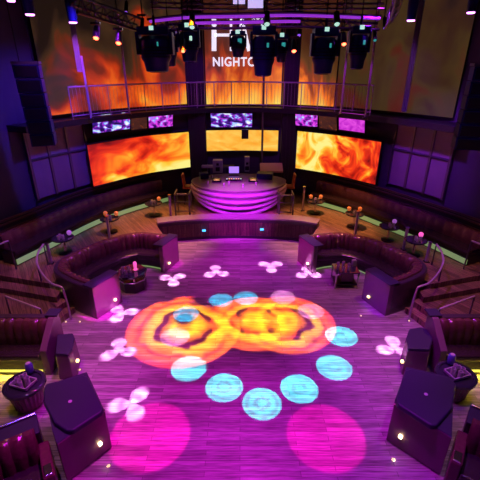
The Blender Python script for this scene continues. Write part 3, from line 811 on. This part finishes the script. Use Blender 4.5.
guard_post(-2.5, 13.2, .6, .95, 'purple-lit post on the left walkway by the end of the curved wall', M_PURP)
guard_post(-4.25, 11.62, .6, .75, 'purple-lit post behind the back corner of the left banquette', M_PURP)
guard_post(3.72, 11.55, .6, .95, 'purple-lit post behind the back corner of the right banquette', M_PURP)
guard_post(2.42, 14.2, .6, .95, 'purple-lit post beside the farthest right cocktail table', M_PURP)
guard_post(5.0, 10.75, .6, .72, 'pink-lit post near the nearest right cocktail table', M_PURP)
guard_post(-5.38, 9.85, .6, .62, 'violet-lit post by the left steps, at the bend of the handrail', M_PURP)
guard_post(5.35, 9.95, .6, .62, 'pink-lit post by the right steps, at the bend of the handrail', M_PURP)
for s, lab in ((-1, 'curved pale handrail sweeping down behind the left banquette'), (1, 'curved pale handrail sweeping down behind the right banquette')):
    pts = [(-5.42, 9.75, 1.25), (-5.36, 9.3, 1.22), (-5.2, 8.85, 1.15), (-4.9, 8.45, 1.05), (-4.55, 8.12, .98), (-4.28, 8.0, .95), (-4.22, 7.98, .88), (-4.2, 8.0, .5), (-4.2, 8.02, 0)]
    pts = [(s * -x, y, z) if s > 0 else (x, y, z) for x, y, z in pts]
    e = empty('handrail', (pts[0][0], pts[0][1], .6), lab, 'handrail')
    MB().tube([tuple(v) for v in smooth_path(pts, 4)], .026, 8).build('rail', M_PURP, e, smooth=True)
    for i in (0, 2):
        x, y, z = pts[i]; MB().tube([(x, y, .6 if i == 0 else .3), (x, y, z)], .02, 6).build('post', M_TRUSS, e)
    a, b = ((-6.9, 9.6, 1.55), (-6.15, 9.42, 1.5)); a, b = [(-s * v[0] * 1.0 if s > 0 else v[0], v[1], v[2]) for v in (a, b)]
    a = (abs(a[0]) * s, a[1], a[2]); b = (abs(b[0]) * s, b[1], b[2])
    e = empty('handrail', (b[0], b[1], .6), 'short sloping handrail at the %s wall, at the top of the terrace steps' % ('left' if s < 0 else 'right'), 'handrail')
    MB().tube([(a[0] * 1.02, 8.6, 1.35), b], .026, 8).build('rail', M_PURP, e)
    MB().tube([b, (b[0] + .05 * s, b[1] + .1, .6)], .022, 8).build('post', M_TRUSS, e)
    e = empty('handrail', (s * 4.9, 7.15, .3), 'low diagonal handrail over the %s landing, just behind the near sofa' % ('left' if s < 0 else 'right'), 'handrail')
    MB().tube([(s * 4.28, 7.0, 1.0), (s * 5.3, 7.5, 1.0)], .022, 8).build('rail', M_PURP, e)
    MB().tube([(s * 5.3, 7.5, 1.0), (s * 5.3, 7.5, .3)], .02, 8).build('post', M_TRUSS, e)
    MB().tube([(s * 4.28, 7.0, 1.0), (s * 4.28, 7.0, 0)], .02, 8).build('post', M_TRUSS, e)


def dot(loc, label, m=M_STEPL, r=.035, ax='z'):
    e = empty('step_light_or_glint', loc, label, 'light', None); x, y, z = loc
    MB().lathe([(r * 1.5, 0), (r * 1.5, .008)], loc, 14).build('bezel', M_CHROME, e)
    MB().lathe([(r, .008), (r * .8, .02)], loc, 12).build('lens', m, e, smooth=True)


dot(at(57, 293, .3), 'small yellow step light at the inner corner of the left landing')
dot(at(74, 303, .15) , 'small yellow step light at the foot of the left curved handrail', r=.045)
dot(at(400, 303, .15), 'small greenish step light at the foot of the right curved handrail', mat('green_lens', (.2, .6, .2), .3, emis=(.15, .8, .2), strength=1.5))
dot(at(473, 262, .45), 'small yellow step light by the handrail at the right wall')
dot(at(466, 285, .3), 'small yellow floor light on the right landing')
for px, py, lab in ((66, 322, 'pair of painted floor glint left of the left steps, left one'), (80, 322, 'painted floor glint left of the left steps, right one'),
                    (361, 316, 'painted floor glint in front of the right banquette end panel'), (409, 321, 'painted floor glint by the foot of the right steps'),
                    (80, 370, 'painted floor glint between the small box and the large box at left'), (405, 366, 'painted floor glint between the small box and the large box at right'),
                    (109, 466, 'painted floor glint in front of the large left box'), (393, 460, 'painted floor glint in front of the large right box')):
    dot(at(px, py, 0), 'small yellow ' + lab.replace('pair of ', ''), mat('floor_glint_glow', (.8, .7, .4), .3, emis=(1, .8, .3), strength=1.0), r=.022)  # glowing dots added as the step lights' reflections in the floor


# ------------------------------------------------------------------ near seating groups
def near_sofa(s):
    sd = 'left' if s < 0 else 'right'; X = lambda v: s * v if s < 0 else v + .14
    e = empty('leather_sofa', (X(5.2), 6.5, 0), 'straight tufted dark leather sofa behind the %s round side table' % sd, 'sofa')
    x0, x1 = 3.98, 7.2; cx = X((x0 + x1) / 2); L = x1 - x0
    MB().box((cx, 6.82, .48), (L, .14, .96)).build('back_shell', M_VINYL, e, bevel=.015)
    path = [(X(x0) + s * i * L / 90, 6.74) for i in range(91)]
    d = -s
    MB().sweep(path, [(d * o, z) for o, z in [(0, .42), (0, .92), (.06, 1.0), (.13, 1.0), (.20, .93), (.24, .75), (.24, .42)]],
               warp=lambda LL, j, o, z: (o + d * (.05 * (abs(math.sin(PI * LL / .17)) ** .45 - .5) if abs(o) > .1 else 0), z + (.04 * (abs(math.sin(PI * LL / .17)) ** .45 - 1) if z > .8 and abs(o) > .05 else 0))).build('backrest', M_LEATH, e, smooth=True)
    MB().box((cx, 6.36, .40), (L - .04, .48, .14)).build('seat', M_SEATL, e, bevel=.04)
    MB().box((cx, 6.40, .19), (L - .02, .46, .28)).build('plinth', M_DARK, e)
    MB().box((cx, 6.155, .07), (L - .1, .02, .05)).build('light_strip', M_LEDY, e)
    lamp('strip_lamp', 'AREA', (cx, 6.12, .08), 22, (1, .75, .05), (cx, 5.7, 0), size=(3.0, .03))
    mb = MB(); side = [(6.12, 0), (6.90, 0), (6.90, 1.0), (6.66, 1.0), (6.12, .60)]
    lo = [mb.bm.verts.new((X(3.84), y, z)) for y, z in side]; hi = [mb.bm.verts.new((X(3.98), y, z)) for y, z in side]
    mb.bm.faces.new(lo); mb.bm.faces.new(hi[::-1])
    for i in range(5): mb.bm.faces.new((lo[i], lo[(i + 1) % 5], hi[(i + 1) % 5], hi[i]))
    mb.build('arm_panel', M_PANEL, e, bevel=.015)
    mb = MB().prism([(X(3.80), 6.72), (X(3.80), 6.98), (X(4.06), 6.98), (X(4.06), 6.72)], 1.0, 1.03).build('cap', M_VELV, e)
    # small box
    q = [(57, 334.5), (73, 333), (75, 338), (72.5, 349), (68, 355), (55, 354)] if s < 0 else [(409, 329), (420, 327), (430, 330), (433, 340), (430, 350), (408, 349), (406, 338)]
    q = [tuple(at(a, c, .62).xy) for a, c in q]; gx = sum(v[0] for v in q) / len(q); gy = sum(v[1] for v in q) / len(q)
    b = empty('box_stool', (gx, gy, 0), 'small faceted upholstered box beside the end of the %s leather sofa' % sd, 'stool')
    big = [(gx + (v[0] - gx) * 1.12, gy + (v[1] - gy) * 1.12) for v in q]
    bd = MB().prism(big, 0, .57, shrink=.11).build('body', M_PANEL, b, bevel=.02)
    MB().prism(q, .57, .63, shrink=.03).build('cushion', M_VELV, b, bevel=.02)
    ex = min(big, key=lambda v: abs(v[0])); MB().box((ex[0] * .985, ex[1] - .02, .36), (.05, .05, .05)).build('step_light_or_glint', M_STEPL, b)
    # round table
    c = Vector((4.05, 5.62, 0)) if s > 0 else Vector((-3.92, 5.38, 0))
    t = empty('round_side_table', c, 'round side table with a ribbed drum body in front of the %s leather sofa' % sd, 'table')
    MB().lathe([(.20, 0), (.24, .04), (.26, .20), (.30, .40), (.31, .42)], c, 48, rib=.05).build('ribbed_drum', M_LEATH, t)
    MB().lathe([(.33, 0), (.36, .03), (.36, .08), (.33, .10), (.29, .10), (.28, .07)], c + Vector((0, 0, .42)), 32).build('table_top', M_GLASS, t, smooth=True)
    ty = empty('serving_tray', c + Vector((0, 0, .52)), 'square pale reflective tray on the %s round side table' % sd, 'tray')
    z = .50
    MB().box(c + Vector((0, -.02, z + .015)), (.36, .26, .02), rz=.3 * s).build('tray_base', M_CHROME, ty)
    for dx, dy, sx, sy in ((0, .13, .36, .02), (0, -.13, .36, .02), (.18, 0, .02, .26), (-.18, 0, .02, .26)):
        r = Matrix.Rotation(.3 * s, 3, 'Z') @ Vector((dx, dy, 0))
        MB().box(c + Vector((r.x, r.y - .02, z + .04)), (sx, sy, .05), rz=.3 * s).build('tray_side', M_GREY, ty)
    v = c + Vector((.02 * s, .27, .52))
    k = empty('glass_votive', v, 'blue-violet glass votive at the back of the %s round side table' % sd, 'candle')
    MB().lathe([(.06, 0), (.07, .04), (.07, .17), (.05, .2)], v, 16).build('glass_body', mat('blue_violet_glass', (.12, .08, .5), .2), k, smooth=True)
    MB().lathe([(.04, .17), (.04, .21)], v, 10).build('wax', M_TUMB, k)
    glasses(c.x, c.y - .02, .525, 4, .09, 'clear glass on the tray of the %s round side table' % sd, 'glasses on the %s tray' % sd)


near_sofa(-1); near_sofa(1)


def big_box(body, pad, sd):
    """body: floor outline at 0.84 m, first two points are the lit front edge; pad: padded top outline"""
    cx = sum(p[0] for p in body) / len(body); cy = sum(p[1] for p in body) / len(body)
    e = empty('booth_end_box', (cx, cy, 0), 'large angular box end of the near %s booth with a dark blue padded top' % sd, 'booth end')
    bd = MB().prism(body, .02, .84).build('body', M_PANEL, e, bevel=.012)
    MB().prism(pad, .84, .93, shrink=.02).build('padded_top', M_VELV, e, bevel=.025)
    a, b = Vector(body[0]), Vector(body[1]); m = a + (b - a) * .24; t = (b - a).normalized(); nn = Vector((t.y, -t.x))
    if (m + nn - Vector((cx, cy))).length < (m - Vector((cx, cy))).length: nn = -nn
    m = m + nn * .015
    MB().box((m.x, m.y, .30), (.05, .05, .05), rz=math.atan2(t.y, t.x)).build('step_light_or_glint', mat('bright_step_light', (1, .9, .6), .3, emis=(1, .75, .35), strength=10), e)
    px = sum(p[0] for p in pad) / len(pad); py = sum(p[1] for p in pad) / len(pad)
    MB().lathe([(.03, 0), (.03, .012)], (px, py, .925), 16).build('top_stud', M_TUMB, e)
    c = [a + nn * .012, a + (b - a) * .6 + nn * .012, a + (b - a) * .6 - nn * .015, a - nn * .015]
    MB().prism([tuple(v) for v in c], .842, .868).build('edge_trim', M_CHROME, e)
    MB().prism([(cx + (p[0] - cx) * .985, cy + (p[1] - cy) * .985) for p in body], .84, .852).build('deck', M_VELV, e)
    inr = [(cx + (p[0] - cx) * .93, cy + (p[1] - cy) * .93) for p in body]
    MB().prism(inr, 0, .03).build('plinth', M_DARK, e)
    return e


A8 = lambda pts, z: [tuple(at(a, b, z).xy) for a, b in pts]
big_box(A8([(105, 411), (57, 445), (52, 430), (47, 404), (45, 386), (87, 372)], .84), A8([(43, 388), (46, 383), (83, 374), (88, 376), (104, 408), (102, 412), (73, 431), (66, 431), (54, 423), (43, 402)], .93), 'left')
big_box(A8([(394, 404), (452, 438), (453, 412), (454, 378), (406, 367)], .84), A8([(405, 370), (410, 368), (450, 377), (457, 384), (453, 408), (437, 426), (431, 426), (397, 404), (395, 398)], .93), 'right')


def corner_sofa(s, O, ang, sd):
    """sofa leaving the big box; local x runs away from the dance floor, local y towards the back"""
    e = empty('booth_sofa', (O[0], O[1], 0), 'tufted leather booth sofa cut by the bottom %s corner of the picture' % sd, 'sofa')
    R = Matrix.Rotation(ang, 2)
    def T(x, y): v = R @ Vector((x * s, y)); return (O[0] + v.x, O[1] + v.y)
    pr = lambda x0, x1, y0, y1: [T(x0, y0), T(x1, y0), T(x1, y1), T(x0, y1)]
    MB().prism(pr(.14, 2.6, .10, .42), 0, .76).build('back_shell', M_VINYL, e, bevel=.01)
    MB().prism(pr(.14, 2.6, .06, .46), .76, .80).build('back_ledge', M_VELV, e, bevel=.01)
    mb = MB(); mb.tube([(*T(.16, .44), .82), (*T(2.6, .44), .82)], .02, 8); mb.build('ledge_rail', M_CHROME, e)
    path = [T(.20 + i * 2.4 / 80, .10) for i in range(81)]; d = 1 if s < 0 else -1
    MB().sweep(path, [(d * o, z) for o, z in [(0, .40), (0, .86), (.05, .93), (.12, .93), (.2, .85), (.24, .65), (.24, .40)]],
               warp=lambda LL, j, o, z: (o + d * (.045 * (abs(math.sin(PI * LL / .16)) ** .45 - .5) if abs(o) > .1 else 0), z + (.04 * (abs(math.sin(PI * LL / .17)) ** .45 - 1) if z > .8 and abs(o) > .05 else 0))).build('backrest', M_LEATH, e, smooth=True)
    MB().prism(pr(.22, 2.6, -.62, -.08), .30, .44).build('seat', M_SEATL, e, bevel=.04)
    MB().prism(pr(.22, 2.6, -.56, .1), .02, .30).build('plinth', M_DARK, e)
    MB().prism(pr(.06, .22, -.60, .06), .02, .60).build('arm', M_LEATH, e, bevel=.03)
    MB().prism(pr(.09, .19, -.58, -.40), .60, .63).build('arm_plate', M_CHROME, e, bevel=.005)


corner_sofa(-1, (-2.83, 4.13), .56, 'left')
corner_sofa(1, (3.32, 4.32), -.62, 'right')


# ------------------------------------------------------------------ overhead rig
def truss(pts, label, w=.26, n=14):
    P = smooth_path(pts, 6); L = [0]
    e = empty('lighting_truss', tuple(P[len(P) // 2]), label, 'truss')
    offs = [(0, w / 2), (0, -w / 2), (w / 2 * .9, 0)]
    ch = []
    for (h, v) in offs:
        q = []
        for i, p in enumerate(P):
            t = (P[min(i + 1, len(P) - 1)] - P[max(i - 1, 0)]).normalized(); nn = Vector((-t.y, t.x, 0)).normalized()
            q.append(p + nn * h + Vector((0, 0, v)))
        ch.append(q); MB().tube(q, .028, 8).build('chord', M_TRUSS, e, smooth=True)
    for a, b in ((0, 1), (1, 2), (0, 2)):
        mb = MB()
        for i in range(0, len(P) - 2, 1): mb.tube([ch[a][i], ch[b][i + 1]] if i % 2 else [ch[b][i], ch[a][i + 1]], .011, 5)
        mb.build('lacing', M_TRUSS, e)
    return e


M_CHORD_GLOW = mat('purple_chord_glow', (.4, .1, .7), .3, emis=(.30, .03, .62), strength=.9)  # added glow, stands in for purple light falling on the truss


def Q(px, py, Y): return tuple(aty(px, py, Y))


ft = truss([Q(148, 26, 10.0), Q(190, 22, 9.5), Q(240, 21, 9.2), Q(300, 20, 9.4), Q(380, 23, 9.9)], 'purple-lit curved front truss spanning above the dance floor')
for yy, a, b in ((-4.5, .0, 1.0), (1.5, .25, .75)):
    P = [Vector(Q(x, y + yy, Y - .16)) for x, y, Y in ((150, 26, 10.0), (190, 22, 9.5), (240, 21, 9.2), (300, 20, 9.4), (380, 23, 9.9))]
    MB().tube(smooth_path(P, 6)[int(24 * a):int(24 * b) + 1], .028, 8).build('chord_glow', M_CHORD_GLOW, ft)
truss([Q(76, 4, 8.0), Q(110, 15, 9.0), Q(141, 25, 10.0)], 'dark lattice truss descending at upper left in front of the red projection')
truss([Q(150, 2, 12.0), Q(240, 4, 12.4), Q(385, 3, 12.0)], 'dark rear truss across the very top of the picture')
truss([Q(386, 22, 9.9), Q(392, 10, 9.0), Q(398, -12, 8.0)], 'short dark truss rising at upper right')

# slim vertical poles from balcony level to the rig
for px, py0, px1, py1, Y, z0, z1, lab in ((90, 112, 84, 60, 13.0, 4.16, 6.0, 'short thin purple pole rising from the balcony railing at far left'),
                                         (129, 110, 125, 45, 14.1, 4.16, 7.2, 'thin purple pole in front of the upper left red projection'),
                                         (341, 110, 350, 10, 14.1, 4.16, 7.6, 'thin bright purple pole right of the narrow orange projection'),
                                         (366, 110, 378, 0, 13.2, 4.16, 8.2, 'taller bright purple pole at the left edge of the dim brown projection')):
    p = aty(px, py0, Y); e = empty('rig_pole', (p.x, Y, 4.16), lab, 'pole')
    MB().tube([(p.x, Y, 4.16), (p.x, Y, z1)], .035, 8).build('tube', M_PURP, e)
    MB().box((p.x, Y, 4.18), (.14, .14, .03)).build('base_plate', M_BLK, e)
    HEADS.append((Vector((p.x * .9, Y - 1.6, 7.9)), Vector((p.x, Y, 5.4))))
    lamp('spot_lamp', 'SPOT', (p.x * .9, Y - 1.6, 7.85), 260 if px > 300 else 130, (.7, .05, 1), (p.x, Y, 5.2), 16, .6, .05)


def moving_head(px, y0, y1, wpx, Y, label, lens=None, tilt=0.0):
    """big moving spot light hanging from a truss: clamp, base, yoke arms, tapered head, lens"""
    top = aty(px, y0, Y); bot = aty(px, y1, Y); Ht = top.z - bot.z; zc = Y * math.cos(TH) - (top.z - H) * math.sin(TH); W = wpx * zc / F
    x, y = top.x, Y
    e = empty('moving_head_light', (x, y, bot.z), label, 'stage light')
    MB().box((x, y, top.z - Ht * .09), (W * .86, W * .62, Ht * .18)).build('base', M_NAVY, e, bevel=.02)
    MB().tube([(x, y, top.z), (x, y, top.z + .22)], .03, 8).build('clamp', M_BLK, e); MB().tube([(x, y, top.z + .2), (x, y, ZC - .02)], .014, 6).build('safety_rod', M_BLK, e)
    for s in (-1, 1):
        MB().box((x + s * W * .46, y, top.z - Ht * .36), (W * .10, W * .40, Ht * .50)).build('yoke_arm', M_NAVY, e, bevel=.012)
    c = (x, y, bot.z)
    hd = MB().lathe([(W * .27, 0), (W * .32, .02), (W * .36, Ht * .22), (W * .42, Ht * .30), (W * .42, Ht * .72), (W * .34, Ht * .80)], c, 18).build('head', M_NAVY, e, smooth=True)
    mb = MB()
    for k in range(4): mb.lathe([(W * .435, 0), (W * .435, .018)], (x, y, bot.z + Ht * (.33 + .07 * k)), 18)
    mb.build('cooling_fins', M_BLK, hd)
    MB().lathe([(W * .22, -.01), (W * .22, .005)], c, 18).build('lens', M_GLASS, hd)
    if lens is not None:
        MB().box((x + W * .1, y - W * .38, bot.z + Ht * .62), (.09, .03, .09)).build('indicator_lens', lens, hd, bevel=.01)
        MB().box((x - W * .02, y - W * .33, top.z - Ht * .04), (.09, .03, .08)).build('indicator_lamp', M_LENSW, e)


moving_head(154, 27, 72, 36, 9.7, 'broad dark blue moving head light hanging left of the left column', M_LENST)
moving_head(188, 24, 62, 22, 9.4, 'dark moving head light hanging in front of the left column', M_LENSW)
moving_head(168, 30, 66, 18, 10.4, 'narrow dark blue moving head light tucked behind the broad left one', None)
moving_head(238, 31, 57, 17, 9.6, 'small dark moving head light hanging over the club lettering', M_LENST)
moving_head(264, 26, 76, 27, 9.3, 'large dark moving head light hanging right of the club lettering', M_LENST)
moving_head(282, 34, 62, 14, 10.0, 'narrow dark moving head light in front of the right column', M_LENST)
moving_head(326, 28, 74, 28, 9.5, 'large dark blue moving head light, left one of the right pair', M_LENST)
moving_head(361, 26, 69, 21, 9.6, 'dark blue moving head light, right one of the right pair', M_LENST)


def par(px, py, Y, m, label, yoke=True, r=.10, up=.5):
    p = aty(px, py, Y); e = empty('par_can', p, label, 'stage light')
    d = Vector((0, -.55, -.85)).normalized()
    q = p - d * .26
    MB().tube([p, q], [r, r * .8], 14).build('can', M_BLK, e, smooth=True)
    MB().tube([p + d * .004, p + d * .02], [r * .75, r * .6], 12).build('lens', m, e)
    MB().tube([q, (q.x, q.y, ZC)], .014, 6).build('hanger', M_BLK, e)
    if yoke:
        MB().box(q + Vector((.0, -.06, .06)), (.20, .05, .05)).build('yoke', M_CHROME, e)


par(96, 38, 9.3, M_LENSR, 'small lamp glowing red, leftmost under the left lattice truss', r=.075)
par(118.5, 43, 9.6, M_LENSR, 'small lamp glowing pink red, second under the left lattice truss', r=.075)
par(183, 51, 9.0, M_LENSR, 'small lamp glowing orange red beside the left column', False, r=.05, up=.3)
par(294, 51, 9.6, M_LENSR, 'small lamp glowing bright red beside the right column', r=.065)
par(344, 44, 9.6, M_LENSR, 'small lamp glowing bright red between the right pair of moving heads', r=.065)
M_LENSB = mat('violet_lens', (.3, .15, .9), .2, emis=(.3, .1, 1), strength=.9)
par(142, 29, 10.0, M_LENSW, 'small pale lamp at the left end of the front truss', r=.05, up=.25)
par(337, 24, 9.2, M_LENSW, 'small white lamp above the left one of the right pair of moving heads', False, r=.075, up=.15)
par(267, 24, 9.0, M_LENSW, 'small pale green lamp above the large moving head by the lettering', False, r=.075, up=.15)
par(192, 27, 9.0, M_LENSW, 'small pale green lamp on the truss by the left column', False, r=.07, up=.15)
par(375, 40, 9.9, M_LENST, 'small teal lamp at the right edge of the right moving head', False, r=.05, up=.3)
par(299, 35, 9.8, M_LENSB, 'small violet lamp on the front truss above the right column', False, r=.05, up=.3)
par(126, 12, 10.6, M_LENSB, 'small violet lamp above the left lattice truss', False, r=.05, up=.2)
par(385, 28, 10.2, M_LENSB, 'small violet lamp at the right end of the front truss', False, r=.05, up=.2)


def wash(px, py, Y, wpx, label, tgt=None, e_=0):
    p = aty(px, py, Y); zc = Y * math.cos(TH) - (p.z - H) * math.sin(TH); r = wpx * zc / F / 2
    e = empty('downlight_can', p, label, 'stage light')
    MB().lathe([(r * 1.05, 0), (r * 1.25, .35), (r * 1.2, .6), (r * .6, .75)], p, 18).build('can', M_NAVY, e, smooth=True)
    MB().lathe([(r * .85, -.03), (r * .95, -.005)], p, 18).build('lens', M_LENSP, e)
    MB().tube([p + Vector((0, 0, .75)), (p.x, p.y, ZC)], .02, 6).build('hanger', M_BLK, e)
    if tgt: lamp('spot_lamp', 'SPOT', p + Vector((0, 0, -.1)), e_ * .5, (.65, .1, 1), tgt, 46, .9, .06)


wash(30, 14, 9.5, 9, 'glowing purple downlight can at the upper left by the left speaker array', tuple(aty(37, 60, 10.2)), 120)
wash(73, 22, 11.5, 8, 'glowing purple downlight can in front of the upper left red projection', tuple(aty(80, 70, 13.6)), 500)
wash(411, 20, 11.2, 8, 'dim purple downlight can in front of the dim brown projection', tuple(aty(408, 75, 13.2)), 260)
wash(471, 12, 9.8, 8, 'glowing purple downlight can at the upper right corner', tuple(aty(466, 60, 10.5)), 120)
wash(11, 0, 8.8, 8, 'purple downlight can cut by the top left corner of the picture')

# slim cloths added to stand in for the downlight beams
for px, y0, y1, Y, wd, lab in ((76, 24, 72, 13.05, .16, 'added cloth strip standing in for the purple beam in front of the upper left projection'),
                               (406, 24, 112, 12.95, .16, 'added cloth strip standing in for the pale violet beam in front of the dim brown projection')):
    b = aty(px + (4 if px < 240 else -2), y1, Y); zb = b.z; e = empty('beam_cloth', (b.x, Y, zb), lab, 'drape')
    mb = MB().sweep([(b.x - wd / 2 + wd * i / 12, Y + .02 * math.sin(i * 1.6)) for i in range(13)], [(0, zb), (0, 7.9), (.01, 7.9), (.01, zb)])
    mb.build('cloth', mat('beam_cloth_tone', (.30, .28, .34) if px < 240 else (.10, .10, .11), .8), e, smooth=True)
    MB().box((b.x, Y, 7.92), (wd + .08, .05, .05)).build('batten', M_BLK, e)

# lit white panels at the very top, hung on the rear truss
for x0, x1, y1, lab in ((233, 245, 4, 'lit frosted panel at the top centre, left one of two'), (248, 263, 8, 'lit frosted panel at the top centre, right one of two')):
    a = aty(x0, -14, 11.6); b = aty(x1, y1, 11.6)
    e = empty('light_panel', ((a.x + b.x) / 2, 11.6, b.z), lab, 'light panel')
    MB().box(((a.x + b.x) / 2, 11.6, (a.z + b.z) / 2), (b.x - a.x, .03, a.z - b.z)).build('diffuser', M_BLIND, e)
    MB().box(((a.x + b.x) / 2, 11.65, (a.z + b.z) / 2), (b.x - a.x + .05, .06, a.z - b.z + .05)).build('casing', M_BLK, e)


# line arrays
def array(px0, px1, y0, y1, Y, label, n=6, rz=.3):
    a = aty((px0 + px1) / 2, y0, Y); b = aty((px0 + px1) / 2, y1, Y); zc = Y * math.cos(TH) - (a.z - H) * math.sin(TH); W = (px1 - px0) * zc / F / 1.15
    e = empty('line_array', (b.x, Y, b.z), label, 'speaker array'); hh = (a.z - b.z) / n
    for k in range(n):
        z = b.z + hh * (k + .5); t = (n - 1 - k) * .02
        c = MB().box((b.x, Y + t, z), (W, .5, hh * .93), rz=rz, rx=-.05 * (n - 1 - k) / n).build('cabinet', M_NAVY, e, bevel=.01)
        MB().box((b.x + math.sin(rz) * .26, Y + t - math.cos(rz) * .26, z), (W * .86, .02, hh * .74), rz=rz).build('grille', M_BLK, c)
    for s in (-.3, .3): MB().tube([(b.x + s * W, Y, a.z), (b.x + s * W, Y, 9.6)], .015, 6).build('suspension_cable', M_BLK, e)
    MB().box((b.x, Y, a.z + .03), (W * 1.05, .5, .06), rz=rz).build('fly_frame', M_TRUSS, e)


array(30, 57, 64, 146, 10.6, 'tall dark line array speaker hanging before the left wall')
array(452, 484, 66, 150, 10.2, 'tall dark line array speaker hanging before the right wall', rz=-.3)
# side drapes: dark tall panels close to the side walls
for s, lab in ((-1, 'tall dark pleated drape hanging on the left wall'), (1, 'tall dark pleated drape hanging on the right wall')):
    pth = [(s * (7.15 + .05 * math.sin(i * 1.9)), 3.0 + i * .07) for i in range(100)]
    e = empty('wall_drape', (s * 7.15, 6.4, 2.2), lab, 'drape')
    d = .03 * s
    MB().sweep(pth, [(0, 2.0), (0, 8.8), (-d, 8.8), (-d, 2.0)]).build('cloth', mat('drape_cloth', (.06, .045, .08), .85), e, smooth=True)
    MB().tube([(s * 7.15, 3.0, 8.83), (s * 7.15, 10.0, 8.83)], .03, 8).build('curtain_rail', M_BLK, e)
    p = Vector((s * 6.35, 10.2, 5.6))
    b = empty('wall_bracket_speaker', p, 'small mauve box speaker high on the %s wall beyond the line array' % ('left' if s < 0 else 'right'), 'speaker')
    MB().box(p, (.42, .3, .26), rz=-s * .5).build('casing', M_PURP, b, bevel=.02)
    MB().tube([p, (s * 7.2, 10.2, 5.6)], .03, 6).build('bracket', M_BLK, b)

# bodies for the spot lamps near view; the rest stay unseen
for i, (lo, ta) in enumerate(HEADS):
    d = (ta - lo).normalized(); a = lo - d * .05; b = lo - d * .32
    zc = lo.y * math.cos(TH) - (lo.z - H) * math.sin(TH)
    if 240 - F * ((lo.z - H) * math.cos(TH) + lo.y * math.sin(TH)) / zc < -25: continue
    e = empty('spot_head', a, 'black cylindrical spot head on the rig above the dance floor', 'stage light', 'spot heads on the rig')
    MB().tube([a, a - d * .10, b], [.075, .085, .06], 12).build('barrel', M_BLK, e, smooth=True)
    MB().tube([b, (b.x, b.y, ZC)], .015, 6).build('hanger', M_BLK, e)
